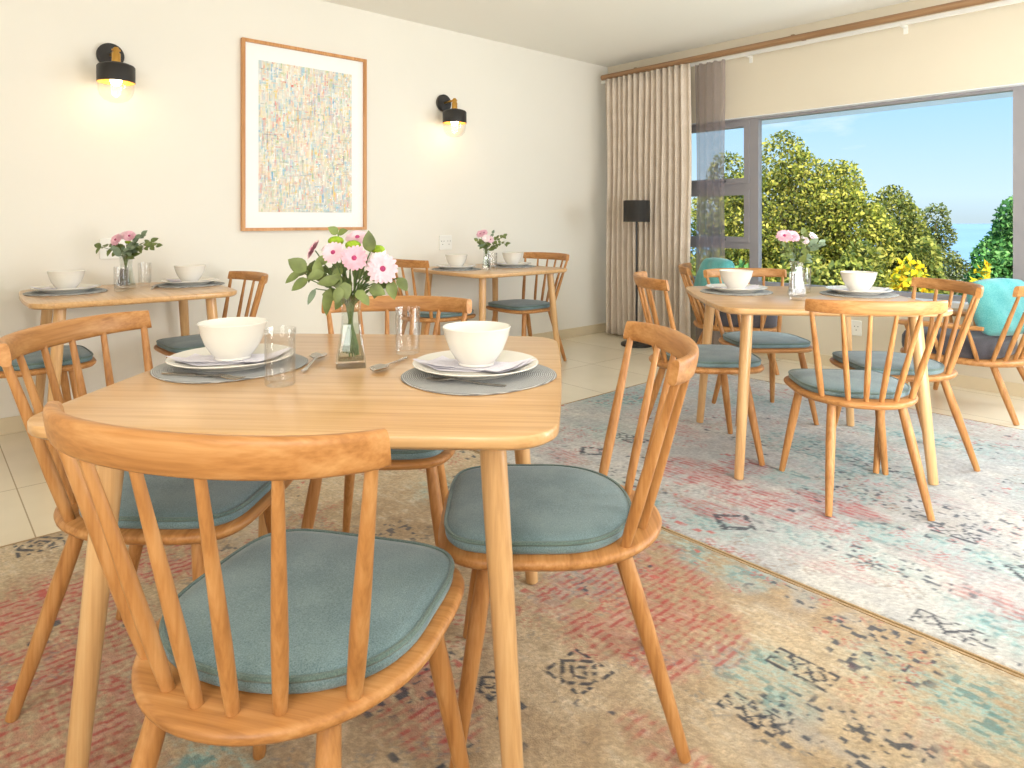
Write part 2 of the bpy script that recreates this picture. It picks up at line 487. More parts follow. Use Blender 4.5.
# ================================================================== RUGS
def rug(name, x0, x1, y0, y1, step, paint, label):
    nx = int((x1 - x0) / step) + 1; ny = int((y1 - y0) / step) + 1
    xs = np.linspace(x0, x1, nx); ys = np.linspace(y0, y1, ny)
    X, Y = np.meshgrid(xs, ys)
    wob = .006 * (vn(X * 9, Y * 9, 3) - .5) * 0
    Z = .0105 + .0035 * fbm(X * 60, Y * 60, 5, 2)
    edge = np.minimum(np.minimum(X - x0, x1 - X), np.minimum(Y - y0, y1 - Y))
    Z = np.where(edge < 1e-6, .002, Z)
    v = np.stack([X.ravel() - x0, Y.ravel() - y0, Z.ravel()], 1)
    i = np.arange(nx * ny).reshape(ny, nx)
    f = np.stack([i[:-1, :-1].ravel(), i[:-1, 1:].ravel(), i[1:, 1:].ravel(), i[1:, :-1].ravel()], 1)
    me = bpy.data.meshes.new(name)
    me.vertices.add(len(v)); me.vertices.foreach_set('co', v.astype(np.float32).ravel())
    me.loops.add(f.size); me.loops.foreach_set('vertex_index', f.astype(np.int32).ravel())
    me.polygons.add(len(f)); me.polygons.foreach_set('loop_start', np.arange(0, f.size, 4, dtype=np.int32))
    me.update(calc_edges=True)
    me.polygons.foreach_set('use_smooth', np.ones(len(f), bool))
    colattr(me, paint(X.ravel(), Y.ravel()))
    me.materials.append(M['rug'])
    t = thing(name, label, 'rug', (x0, y0, 0))
    obj('pile', me, None, t)
    b = G(); w = .006; lx, ly = x1 - x0, y1 - y0
    b.box(-w, lx + w, -w, 0, 0, .012); b.box(-w, lx + w, ly, ly + w, 0, .012)
    b.box(-w, 0, 0, ly, 0, .012); b.box(lx, lx + w, 0, ly, 0, .012)
    obj('bound_edge', b, M['rug_edge'], t, smooth=False)
    return t

def lin(*c): return np.array(L(*c)[:3])
def painter(warm, reds, teals, greys, darks, motifs, along_y, seed, sat=1.):
    def paint(X, Y):
        U, V = (X, Y) if along_y else (Y, X)          # stripes run along V
        jx = (fbm(X * 7, Y * 7, seed + 50) - .5) * .06; jy = (fbm(X * 7, Y * 7, seed + 60) - .5) * .06
        n1 = fbm(X * 2.2, Y * 2.2, seed); n2 = fbm(X * 14, Y * 14, seed + 7)
        n3 = fbm(U * 26, V * 90, seed + 9, 3); n4 = fbm(X * 160, Y * 160, seed + 13, 2)
        bg = [lin(*c) for c in warm]
        t = sst(.3, .7, n1 * .6 + n2 * .4)[:, None]
        C = bg[0] * (1 - t) + bg[1] * t
        t = sst(.52, .8, n3 * .6 + n2 * .4)[:, None] * .55
        C = C * (1 - t) + bg[2] * t
        C = C * (.72 + .54 * n4[:, None]) * (.9 + .2 * sst(.35, .65, vn(X * 210, Y * 210, seed + 90))[:, None])
        # faint ghost lattice of worn ornament
        lat = np.abs(np.sin(X * 26 + 3 * n2)) * np.abs(np.sin(Y * 26 + 3 * n1))
        t = (sst(.7, .95, lat) * sst(.45, .6, fbm(X * 3, Y * 3, seed + 70)))[:, None] * .22
        C = C * (1 - t) + bg[0] * .6 * t
        def blob(lst):
            m = np.zeros_like(X)
            for cx, cy, rx, ry, *s in lst:
                d = ((X + jx - cx) / rx) ** 2 + ((Y + jy - cy) / ry) ** 2
                m = np.maximum(m, np.exp(-d * d) * (s[0] if s else 1.))
            return m
        # grey washes
        m = blob(greys) * sst(.3, .65, n2); t = m[:, None] * .6
        C = C * (1 - t) + lin(172, 164, 156) * t
        # teal washes
        m = blob(teals); t = (m * sst(.3, .62, n3 * .5 + n2 * .5) * (.35 + .65 * sst(.4, .6, n4)))[:, None] * .7 * sat
        C = C * (1 - t) + lin(132, 190, 190) * t
        m2 = m * sst(.62, .7, cell(X / .018, Y / .013, seed + 3)) * sst(.4, .55, n2)
        t = m2[:, None] * .6 * sat; C = C * (1 - t) + lin(60, 122, 124) * t
        # red fields: worn stripes broken into dashes
        m = blob(reds)
        ph = U / .026 + (n1 - .5) * 1.2 + (vn(U * 3, V * 40, seed + 4) - .5) * .35
        stripe = sst(.05, .5, np.sin(2 * pi * ph))
        dash = sst(.25, .45, vn(np.floor(ph) * 7.7, V * 34, seed + 5))
        worn = sst(.36, .56, n2 * .5 + n3 * .5)
        t = (sst(.25, .75, m) * stripe * dash * (.35 + .65 * worn))
        t2 = sst(.3, .8, m) * .42 * worn
        t = np.clip(np.maximum(t * .92, t2), 0, 1)[:, None] * (.7 + .3 * n4[:, None]) * sat
        C = C * (1 - t) + lin(176, 40, 44) * t
        # small repeating ornaments, half worn away
        for gs, th_, cc, sd, al in ((.085, .60, (150, 120, 92), 80, .5), (.060, .66, (122, 128, 128), 83, .5), (.070, .70, (184, 70, 66), 86, .6)):
            gu = (X + .3 * jx) / gs; gv = (Y + .3 * jy) / gs
            fu = np.abs(gu % 1 - .5) * 2; fv = np.abs(gv % 1 - .5) * 2; q = fu + fv
            p = ((np.abs(q - .8) < .14) | (q < .25) | (np.abs(fu - fv) < .07) & (q < 1.4))
            w = sst(.52, .64, fbm(X * 3.4, Y * 3.4, seed + sd)) * (cell(gu, gv, seed + sd + 1) > th_ - .25) * sst(.42, .58, vn(X * 120, Y * 120, seed + sd + 2))
            t = (p * w)[:, None] * al; C = C * (1 - t) + lin(*cc) * t
        # scattered red knots
        k = (cell(X / .03, Y / .022, seed + 21) > .86) * sst(.55, .66, fbm(X * 2.6, Y * 2.6, seed + 22)) * sst(.42, .56, n2)
        k2 = sst(.55, .62, vn(X * 52, Y * 52, seed + 23))
        t = (k * k2)[:, None] * .8 * sat; C = C * (1 - t) + lin(196, 84, 76) * t
        # dark knots
        m = blob(darks)
        k = (cell(X / .018, Y / .013, seed + 31) > .66) * sst(.5, .57, vn(X * 75, Y * 75, seed + 33))
        amb = (cell(X / .03, Y / .02, seed + 34) > .93) * sst(.5, .62, fbm(X * 3.1, Y * 3.1, seed + 35)) * sst(.5, .6, vn(X * 70, Y * 70, seed + 36))
        t = np.clip(k * sst(.2, .7, m) + amb, 0, 1)[:, None] * .85; C = C * (1 - t) + lin(56, 66, 80) * t
        # woven medallions
        for cx, cy, s, kind in motifs:
            u = (X - cx) / s; v = (Y - cy) / s
            if kind == 0:
                q = np.abs(u) + np.abs(v); inside = (np.maximum(np.abs(u), np.abs(v)) < 1)
                p = ((q > .25) & (q < .5)) | ((q > .78) & (q < 1.05)) | ((np.maximum(np.abs(u), np.abs(v)) > .86) & (q > 1.2)) | (q < .12)
            elif kind == 1:
                v = v * 1.9; inside = (np.maximum(np.abs(u), np.abs(v)) < 1)
                w = np.abs((u * 2) % 1 - .5) * 2
                p = (np.abs(v) > .72) | (np.abs(np.abs(v) - w * .6) < .16) | (np.abs(u) > .9)
            else:
                inside = (np.maximum(np.abs(u), np.abs(v)) < 1); q = np.abs(u) + np.abs(v)
                p = np.abs(q - .8) < .2
            t = (inside & p) * sst(.3, .48, vn(X * 95, Y * 95, seed + 41)) * .9
            t = t[:, None]; C = C * (1 - t) + lin(48, 54, 66) * t
        return np.clip(C, 0, 1)
    return paint

front_paint = painter([(178, 152, 118), (208, 186, 152), (222, 208, 184)],
    reds=[(3.12, -3.56, .26, .20), (3.33, -3.70, .20, .22), (3.20, -3.85, .16, .12, .8), (2.25, -4.95, .42, .22), (2.62, -5.02, .4, .25),
          (3.10, -4.36, .18, .14), (2.95, -3.34, .2, .06, .8), (3.55, -4.05, .2, .08, .6), (3.0, -3.75, .12, .2, .7), (3.9, -3.62, .25, .1, .4), (2.0, -4.6, .2, .16, .8)],
    teals=[(2.62, -4.62, .2, .16), (2.98, -4.78, .22, .10), (3.20, -3.28, .26, .12, .8), (3.57, -3.70, .14, .12, .9), (4.0, -3.42, .3, .14), (3.0, -3.66, .1, .2, .7), (2.2, -3.6, .2, .15, .6)],
    greys=[(3.4, -3.3, .3, .12), (3.9, -3.8, .3, .2), (2.0, -4.3, .2, .2, .6)],
    darks=[(3.74, -3.36, .16, .16), (3.85, -3.75, .25, .13), (3.68, -3.80, .1, .1), (2.5, -3.68, .22, .08, .8), (2.7, -4.62, .22, .16, .7), (2.2, -4.45, .2, .12, .7), (3.0, -4.35, .12, .2, .8), (2.35, -3.95, .14, .14, .6)],
    motifs=[(3.27, -4.01, .062, 0), (3.16, -4.20, .038, 0), (3.63, -3.59, .078, 1), (3.62, -3.82, .07, 1), (1.60, -4.90, .07, 0), (2.55, -4.66, .05, 0), (2.36, -4.62, .05, 2)],
    along_y=True, seed=101)
rear_paint = painter([(184, 183, 181), (210, 205, 195), (222, 218, 212)],  # base colours paled and cooled to carry the window light
    reds=[(3.12, -2.74, .34, .13), (2.72, -2.66, .22, .16), (2.84, -2.44, .14, .12, .8), (3.0, -2.95, .2, .08, .8), (3.3, -2.55, .2, .1, .8), (2.3, -2.2, .25, .12, .6), (3.5, -2.2, .2, .1, .5), (2.9, -1.3, .3, .12, .5), (3.75, -2.75, .3, .1, .5), (3.45, -3.05, .25, .07, .5), (4.0, -2.2, .25, .15, .4), (3.9, -2.9, .2, .1, .6), (2.2, -2.95, .2, .12, .6)],
    teals=[(3.02, -1.95, .42, .22), (3.06, -2.42, .36, .12), (3.28, -1.4, .4, .2), (1.75, -1.9, .2, .35), (2.3, -1.4, .4, .2, .7), (2.9, -3.05, .4, .1, .8), (3.4, -2.9, .3, .12, .6), (2.1, -2.5, .3, .15, .5), (4.0, -1.8, .3, .25), (3.6, -2.65, .35, .12, .9), (3.2, -2.15, .3, .2, .9), (4.0, -3.0, .25, .12)],
    greys=[(3.5, -2.5, .35, .25), (2.6, -1.2, .5, .25), (3.4, -1.1, .4, .2), (2.9, -3.0, .3, .15)],
    darks=[(3.55, -2.35, .35, .14, .8), (3.3, -2.0, .3, .1, .7), (3.6, -2.9, .3, .1, .7), (2.6, -2.9, .3, .1, .6), (3.85, -2.3, .2, .2, .7), (2.7, -2.1, .25, .1, .6)],
    motifs=[(3.82, -3.13, .085, 1), (2.26, -2.52, .09, 1), (3.66, -2.48, .08, 1), (2.25, -2.80, .08, 2), (3.1, -2.98, .09, 2), (3.9, -2.62, .07, 2)],
    along_y=False, seed=202)
rug('area_rug', 1.54, 4.75, -6.2, -3.227, .0055, front_paint, 'warm beige distressed rug with red and black motifs under the foreground table')
rug('area_rug', 1.60, 4.75, -3.205, -.86, .0075, rear_paint, 'pale distressed rug, colours cooled as by window light, with blue washes, under the table by the window')
RZ = .0125   # standing height on the rugs

# ================================================================== TABLES
def table(name, label, loc, rotz, ax, ay, bow=.02, fs=.40):
    t = thing(name, label, 'table', loc, rotz, 'oak dining tables')
    o = bowed(ax, ay, bow, .085)
    zt = .75 - loc[2]
    obj('tabletop', G().prism(o, [(.03, zt - .029), (.014, zt - .028), (.003, zt - .0215), (.0005, zt - .018), (0, zt - .004), (.0012, zt - .001), (.0035, zt)]), M['table_x'], t, angle=50)
    fx = fs * ax / .47; fy = fs * ay / .47
    for sx in (-1, 1):
        for sy in (-1, 1):
            p0 = Vector((sx * fx, sy * fy, .002)); p1 = Vector((sx * (fx - .05), sy * (fy - .05), zt - .026))
            pts = [p0.lerp(p1, q) for q in (0, .01, .3, .6, .85, 1)]
            obj('leg', G().tube(pts, [.0185, .0195, .0215, .024, .0255, .0255], 18), M['table_z'], t)
    return t
TF = table('dining_table', 'large oak table in the foreground with a tall pink bouquet', (2.89, -4.406, RZ), .776, .495, .49, .012)
TR = table('dining_table', 'oak table on the pale rug in front of the window', (2.909, -2.032, RZ), .767, .468, .472, .024)
TL = table('dining_table', 'oak table against the wall below the left wall lamp', (.44, -4.38, 0), -.05, .405, .44, .02)
TB = table('dining_table', 'oak table against the far wall beside the curtain end', (.472, -1.95, 0), 0., .435, .445, .018)

# ================================================================== CHAIRS
def chair_proto():
    t = thing('dining_chair', 'x', 'chair')
    so = sup(.242, .252, .262, 4.2, 2.0)
    obj('seat', G().prism(so, [(.03, .412), (.012, .415), (.002, .424), (0, .431), (.003, .437), (.010, .44)]), M['chair_x'], t, angle=60)
    co = sup(.218, .236, .190, 4.8, 2.2)
    g = G()
    prof = [(.006, .441), (0, .447), (0, .458), (.006, .466), (.03, .4725), (.08, .476), (.14, .477)]
    g.prism(co, prof)
    c = obj('seat_cushion', g, M['cushion'], t, angle=80)
    p = [(x, y, .464) for x, y in inset(co, .002)]
    g = G(); n = len(p)
    rr = []
    for i in range(n + 1):
        q = Vector(p[i % n]); a = Vector(p[(i - 1) % n]); b = Vector(p[(i + 1) % n]); tt = (b - a).normalized(); w = Vector((tt.y, -tt.x, 0))
        rr.append([q + w * (.0048 * math.cos(k * pi / 3)) + Vector((0, 0, .0048 * math.sin(k * pi / 3))) for k in range(6)])
    g.rings(rr, False, False); pp = obj('piping', g, M['piping'], c)
    rr = []
    for i in range(25):
        s = -1 + 2 * i / 24; y = -.318 + .088 * s * s; x = .259 * math.sin(s * 1.15) / math.sin(1.15)
        tx, ty = .259 * 1.15 * math.cos(s * 1.15) / math.sin(1.15), .176 * s
        l = math.hypot(tx, ty); nx, ny = -ty / l, tx / l
        h = .0285 * (1 - .12 * s * s); zc = .85 - .0285 - .006 * (1 - s * s) * 0
        ring = []
        for k in range(16):
            a = 2 * pi * k / 16; ca, sa = math.cos(a), math.sin(a)
            u = .0115 * math.copysign(abs(ca) ** .6, ca); v = h * math.copysign(abs(sa) ** .55, sa)
            yy = y - .16 * v * 1.2          # leans back
            ring.append((x + nx * u, yy + ny * u, zc + v))
        rr.append(ring)
    obj('top_rail', G().rings(rr), M['chair_x'], t, angle=50)
    for s in (-1, -.52, -.165, .165, .52, 1):
        bx = .172 * s; by = -.148 - .072 * (1 - s * s)
        u = s * .905; y = -.318 + .088 * u * u; x = .259 * math.sin(u * 1.15) / math.sin(1.15)
        p0 = Vector((bx, by, .432)); p1 = Vector((x, y + .006, .806))
        k = 1.18 if abs(s) == 1 else 1.
        pts = [p0.lerp(p1, q) for q in (0, .12, .3, .5, .75, 1)]
        obj('spindle', G().tube(pts, [.0092 * k, .0108 * k, .0115 * k, .0105 * k, .0088 * k, .0072 * k], 12), M['chair_z'], t)
    for sx in (-1, 1):
        for (fx, fy, tx, ty) in ((.228, .205, .165, .140), (.19, -.272, .135, -.150)):
            p0 = Vector((sx * fx, fy, .002)); p1 = Vector((sx * tx, ty, .416))
            pts = [p0.lerp(p1, q) for q in (0, .012, .35, .65, .85, 1)]
            obj('leg', G().tube(pts, [.0122, .013, .0165, .0188, .0178, .0165], 14), M['chair_z'], t)
    return t
proto = chair_proto()
GRP = 'oak spindle dining chairs'
used = False
CF = (3.307, -4.735, .59)
CR = (3.281, -4.124, 2.42)
CC1 = (3.271, -2.367, .74)
CC2 = (2.587, -2.373, -.74)
CC4 = (3.243, -1.80, 2.388)
def chair(x, y, rz, label, z=RZ, sc=1.):
    global used
    if not used:
        used = True; r = proto; r.location = (x, y, z); r.rotation_euler = (0, 0, rz); r['label'] = label; r['group'] = GRP
    else:
        r = dup(proto, (x, y, z), rz, label, GRP)
    r.scale = (sc, sc, sc)
    return r
chair(*CF, 'nearest spindle chair, its back to us, in front of the foreground table', sc=1.0)
chair(*CR, 'spindle chair at the right side of the foreground table facing left', sc=.985)
chair(2.597, -4.735, -.784, 'spindle chair at the left side of the foreground table, cut by the photo edge')
chair(2.545, -4.119, -2.302, 'spindle chair on the far side of the foreground table, mostly hidden by the bouquet', sc=.98)
chair(*CC1, 'spindle chair with its back to us at the near side of the window table', sc=.955)
chair(*CC2, 'spindle chair at the left side of the window table facing right', sc=.99)
chair(*CC4, 'spindle chair at the right side of the window table facing left', sc=.965)
chair(2.504, -1.644, -2.241, 'spindle chair on the window side of the window table, facing us', sc=.955)
chair(.46, -4.80, 0., 'spindle chair at the left end of the left wall table, back outside the photo', z=0)
chair(.42, -3.99, pi + .03, 'spindle chair at the right end of the left wall table', z=0, sc=.95)
chair(.42, -2.42, 0., 'spindle chair at the left end of the far wall table, behind the bouquet', z=0)
chair(.52, -1.64, pi - .02, 'spindle chair at the right end of the far wall table near the curtain', z=0)

# ================================================================== LOUNGE CHAIRS
def lounge(label, loc, rz):
    t = thing('lounge_armchair', label, 'armchair', loc, rz, 'low oak armchairs by the window')
    so = sup(.30, .29, .32, 4.5, 2.4)
    obj('seat', G().prism(so, [(.03, .295), (.01, .298), (0, .312), (.003, .325), (.01, .33)]), M['chair_x'], t, angle=60)
    co = sup(.272, .285, .235, 5., 3.)
    obj('seat_cushion', G().prism(co, [(.02, .331), (.004, .34), (0, .365), (.002, .41), (.015, .435), (.06, .447), (.14, .452)]), M['dark_cushion'], t, angle=80)
    rr = []
    for i in range(21):
        s = -1 + 2 * i / 20; y = -.42 + .07 * s * s; x = .30 * s
        ring = []
        for k in range(12):
            a = 2 * pi * k / 12; ca, sa = math.cos(a), math.sin(a)
            ring.append((x, y + .012 * math.copysign(abs(ca) ** .6, ca) - .008 * sa, .735 + .03 * math.copysign(abs(sa) ** .6, sa)))
        rr.append(ring)
    obj('top_rail', G().rings(rr), M['chair_x'], t)
    for s in (-1, -.66, -.33, 0, .33, .66, 1):
        p0 = Vector((.225 * s, -.215 - .065 * (1 - s * s), .322)); p1 = Vector((.275 * s, -.42 + .07 * s * s * .84 + .004, .712))
        pts = [p0.lerp(p1, q) for q in (0, .15, .35, .6, 1)]
        obj('spindle', G().tube(pts, [.010, .012, .0125, .011, .008], 10), M['chair_z'], t)
    for sx in (-1, 1):
        pts = [(sx * .302, -.20, .515), (sx * .318, -.05, .515), (sx * .325, .1, .512), (sx * .318, .22, .505), (sx * .314, .245, .503)]
        a = obj('armrest', G().tube(pts, [.012, .016, .018, .017, .008], 12, sx=1.9), M['chair_y'], t)
        for yy, y2 in ((-.13, -.16), (.06, .03), (.20, .16)):
            p0 = Vector((sx * .262, y2, .322)); p1 = Vector((sx * .318, yy, .505))
            obj('arm_post', G().tube([p0.lerp(p1, q) for q in (0, .3, 1)], [.010, .012, .009], 10), M['chair_z'], a)
        for (fx, fy, tx, ty) in ((.27, .27, .2, .19), (.22, -.33, .165, -.20)):
            p0 = Vector((sx * fx, fy, .002)); p1 = Vector((sx * tx, ty, .30))
            obj('leg', G().tube([p0.lerp(p1, q) for q in (0, .02, .5, 1)], [.0135, .0145, .019, .018], 12), M['chair_z'], t)
    return t
def scatter_cushion(label, loc, rz, tilt, w=.46, h=.44, rnd=.25):
    n = 18; g = G(); front = []; back = []
    for side, lst in ((1, front), (-1, back)):
        for i in range(n + 1):
            row = []
            for j in range(n + 1):
                u = -1 + 2 * i / n; v = -1 + 2 * j / n
                d = (max(0, (1 - u ** 4)) * max(0, (1 - v ** 4))) ** .5
                pinch = 1 - .06 * (1 - abs(u) ** 2) * abs(v) ** 3 - .06 * (1 - abs(v) ** 2) * abs(u) ** 3
                wr = .006 * math.sin(9 * u + 4 * v) * d
                row.append((u * math.sqrt(1 - rnd * v * v) * w / 2 * pinch, side * (.085 * d + wr * side), v * math.sqrt(1 - rnd * u * u) * h / 2 * pinch))
            lst.append(row)
    for lst in (front, back):
        g.rings(lst, False, False, closed=False)
    o = obj('scatter_cushion', g, M['teal'], None, angle=120)
    o.rotation_euler = (tilt, 0, rz); o.location = loc
    return tag(o, label, 'cushion', 'teal scatter cushions')

# left chair faces along the window wall, right chair faces it
LAa = math.radians(-58)
lounge('low oak armchair in the far corner beside the sheer curtain', (1.70, -.50, 0), LAa)
scatter_cushion('teal cushion leaning in the far left armchair beside the sheer curtain', (1.70 - .17 * math.cos(LAa + pi / 2), -.50 - .15 * math.sin(LAa + pi / 2), .640), LAa + .5, -.25, .44, .40)
RAa = math.radians(84)
lounge('low oak armchair at the right edge of the photo, under the big window', (3.20, -.50, 0), RAa)
scatter_cushion('plump teal cushion in the right armchair, cut by the photo edge', (3.26 - .125 * math.cos(RAa + pi / 2), -.46 - .125 * math.sin(RAa + pi / 2), .612), RAa - .2, -.30, .52, .36, .28)

# ================================================================== TABLEWARE
def bowl_mesh():
    g = G()
    g.lathe([(.0, .003), (.040, .003), (.043, 0), (.047, 0), (.047, .006), (.056, .016), (.070, .038), (.081, .066), (.088, .094), (.0895, .0965), (.088, .0985),
             (.0855, .096), (.078, .066), (.066, .040), (.050, .018), (.03, .010), (.0, .008)], 40, cap0=False, cap1=False)
    return mesh('bowl', g, M['china'])
def plate_mesh():
    g = G()
    g.lathe([(0, .002), (.085, .002), (.088, 0), (.094, 0), (.098, .004), (.12, .010), (.148, .0195), (.1515, .0215), (.150, .0235), (.146, .0225), (.118, .0135), (.100, .0085), (.09, .007), (0, .007)], 56, cap0=False, cap1=False)
    return mesh('dinner_plate', g, M['china'])
def glass_mesh():
    g = G()
    g.lathe([(0, 0), (.030, 0), (.0325, .004), (.0335, .06), (.0345, .125), (.0345, .1262), (.0328, .1262), (.0325, .125), (.0315, .06), (.0300, .017), (.026, .013), (0, .0125)], 32, cap0=False, cap1=False)
    return mesh('tumbler', g, M['glass'])
def mat_mesh():
    g = G()
    o = [(.185 * math.copysign(abs(math.cos(t)) ** (2 / 2.3), math.cos(t)), .195 * math.copysign(abs(math.sin(t)) ** (2 / 2.3), math.sin(t))) for t in [2 * pi * i / 56 for i in range(56)]]
    g.prism(o, [(.002, 0), (0, .0015), (0, .0035), (.003, .005)])
    return mesh('placemat', g, M['placemat'])
def spoon_mesh(sc=1.):
    g = G()
    st = [(0, .0045, .003), (.012, .0062, .0026), (.05, .0048, .003), (.10, .0032, .006), (.125, .0040, .007), (.133, .012, .0050), (.145, .0200, .0025), (.160, .0225, .0015), (.178, .0195, .0025), (.190, .0110, .0045), (.194, .002, .0055)]
    rr = []
    for i, (y, w, z) in enumerate(st):
        b = y > .128
        ring = []
        for k in range(9):
            u = -1 + 2 * k / 8
            ring.append((u * w, y, z + (.0075 * u * u * min(1, (w / .0165)) if b else .0006 * (1 - u * u)) + .0013))
        for k in range(9):
            u = 1 - 2 * k / 8
            ring.append((u * w, y, z + (.0075 * u * u * min(1, (w / .0165)) if b else -.0006 * (1 - u * u)) - .0004))
        rr.append(ring)
    g.rings(rr)
    return mesh('spoon', g, M['steel'])
def fork_mesh():
    g = G()
    st = [(0, .0045, .002), (.012, .0065, .002), (.06, .0045, .0025), (.11, .003, .007), (.125, .006, .009), (.138, .0115, .007)]
    rr = [[(u * w, y, z + (.001 if top else -.001)) for top in (1, 0) for u in ((-1, 0, 1) if top else (1, 0, -1))] for y, w, z in st]
    g.rings(rr)
    for k in range(4):
        x = -.0098 + .00653 * k
        g.tube([(x, .136, .0068), (x, .155, .0035), (x * .95, .175, .003), (x * .93, .19, .0055)], [.0021, .0019, .0016, .0008], 6)
    return mesh('fork', g, M['steel'])
def knife_mesh():
    g = G()
    st = [(0, .006, .0028), (.02, .0075, .003), (.09, .0065, .0028), (.098, .005, .0015), (.105, .0085, .0009), (.16, .0095, .0008), (.195, .0075, .0007), (.212, .002, .0006)]
    rr = [[(-w, y, .003 - t), (w, y, .003 - t), (w, y, .003 + t), (-w, y, .003 + t)] for y, w, t in st]
    g.rings(rr)
    return mesh('knife', g, M['steel'], angle=30)
def napkin_mesh(seed):
    """linen square folded over twice, lying across a plate and drooping over its rim"""
    r = random.Random(seed); g = G(); n, m = 22, 16
    for layer in range(3):
        rr = []
        for i in range(n + 1):
            row = []
            for j in range(m + 1):
                u = -1 + 2 * i / n; v = -1 + 2 * j / m
                x = u * (.118 - .008 * layer) + .03 * v * (1 if layer == 1 else .3); y = v * (.055 - .004 * layer) + .01 * math.sin(3 * u + layer)
                rad = math.hypot(x, y)
                z = .0085 + max(0, rad - .096) * .30 if rad < .15 else .0085 + .0162 - (rad - .15) * .5
                z += .0026 * layer + .004 * max(0, rad - .07) / .07 * (1 + math.sin(7 * u + 2.5 * layer + seed)) * .8
                if rad < .06: z = .0078 + .0016 * layer
                row.append((x, y, z))
            rr.append(row)
        g.rings(rr, False, False, closed=False)
    me = mesh('napkin', g, M['linen'], angle=120)
    return me
BOWL, PLATE, GLASS, MAT, SPOON, FORK, KNIFE = bowl_mesh(), plate_mesh(), glass_mesh(), mat_mesh(), spoon_mesh(), fork_mesh(), knife_mesh()
NAPS = [napkin_mesh(k) for k in range(3)]
ZT = .75
def put(name, me, x, y, z, rz, label, cat, group=None, sc=1.):
    if name == 'bowl': sc = .93
    if name == 'placemat': sc = .92
    o = obj(name, me, None, None, loc=(x, y, z), rotz=rz); o.scale = (sc, sc, sc)
    return tag(o, label, cat, group)
def setting(x, y, rz, where, px=0, py=0, nap=0, nrz=.6, bx=0., by=0.):
    """placemat, plate, napkin and bowl; rz = direction the diner faces"""
    put('placemat', MAT, x, y, ZT + .0005, rz, 'round grey woven placemat under the plate ' + where, 'placemat', 'grey placemats')
    put('dinner_plate', PLATE, x + px, y + py, ZT + .0058, rz, 'white dinner plate on a grey placemat ' + where, 'plate', 'white plates')
    put('napkin', NAPS[nap], x + px, y + py, ZT + .0066, nrz, 'white linen napkin on the plate ' + where, 'napkin', 'white napkins')
    put('bowl', BOWL, x + px + bx, y + py + by, ZT + .0058 + .0135, 0, 'white china bowl on the plate ' + where, 'bowl', 'white bowls')
Lt = 'at the left of the foreground table'; Rt = 'at the right of the foreground table'
setting(2.654, -4.624, .1, Lt, -.004, .002, 0, .95, -.008, .004)
setting(3.150, -4.225, 0., Rt, -.028, .012, 1, .55, -.012, .012)
put('tumbler', GLASS, 2.92 - .0, -4.612, ZT + .001, 0, 'clear tumbler beside the left placemat of the foreground table', 'glass', 'clear tumblers')
put('tumbler', GLASS, 2.812, -4.205, ZT + .001, 0, 'clear tumbler behind the right placemat, near the bouquet on the foreground table', 'glass', 'clear tumblers')
put('spoon', SPOON, 2.842, -4.522, ZT + .001, .90, 'steel spoon lying left of the vase on the foreground table', 'spoon', 'steel spoons', 1.)
put('spoon', SPOON, 2.868, -4.245, ZT + .001, pi + .55, 'steel spoon reflecting the wood right of the vase on the foreground table', 'spoon', 'steel spoons', .95)
kd = math.atan2(.155, .216) - pi / 2
put('knife', KNIFE, 2.660, -4.785, ZT + .0055, kd, 'steel knife on the front edge of the left placemat of the foreground table', 'knife', None, .95)
put('fork', FORK, 2.690, -4.765, ZT + .0055, kd - .03, 'steel fork beside the knife on the left placemat of the foreground table', 'fork', None, .95)
put('fork', FORK, 3.286, -4.262, ZT + .0055, math.atan2(-.085, -.2) - pi / 2 + .1, 'steel fork on the front edge of the right placemat of the foreground table', 'fork')
A1, A2 = 'at the left of the window table', 'at the right of the window table'
setting(2.600, -2.090, .1, A1, 0, 0, 2, .9)
setting(3.060, -1.735, 0, A2, 0, 0, 0, .4)
put('tumbler', GLASS, 2.966, -2.200, ZT + .001, 0, 'clear tumbler in front of the vase on the window table', 'glass', 'clear tumblers')
put('tumbler', GLASS, 2.840, -1.850, ZT + .001, 0, 'clear tumbler behind the vase on the window table', 'glass', 'clear tumblers')
B1, B2 = 'at the left end of the left wall table', 'at the right end of the left wall table'
setting(.335, -4.640, 0, B1, 0, 0, 1, 1.0)
setting(.335, -4.05, 0, B2, 0, 0, 2, .3)
put('tumbler', GLASS, .462, -4.420, ZT + .001, 0, 'clear tumbler in front of the flowers on the left wall table', 'glass', 'clear tumblers')
put('tumbler', GLASS, .200, -4.25, ZT + .001, 0, 'clear tumbler behind the flowers on the left wall table', 'glass', 'clear tumblers')
put('spoon', SPOON, .50, -4.290, ZT + .001, 1.2, 'steel spoon beside the right placemat of the left wall table', 'spoon', 'steel spoons', .8)
C1_, C2_ = 'at the left end of the far wall table', 'at the right end of the far wall table'
setting(.400, -2.21, 0, C1_, 0, 0, 0, .7)
setting(.455, -1.70, 0, C2_, 0, 0, 1, .2)
put('tumbler', GLASS, .640, -2.06, ZT + .001, 0, 'clear tumbler in front of the flowers on the far wall table', 'glass', 'clear tumblers')
put('spoon', SPOON, .58, -1.93, ZT + .001, 1.3, 'steel spoon beside the right placemat of the far wall table', 'spoon', 'steel spoons', .8)

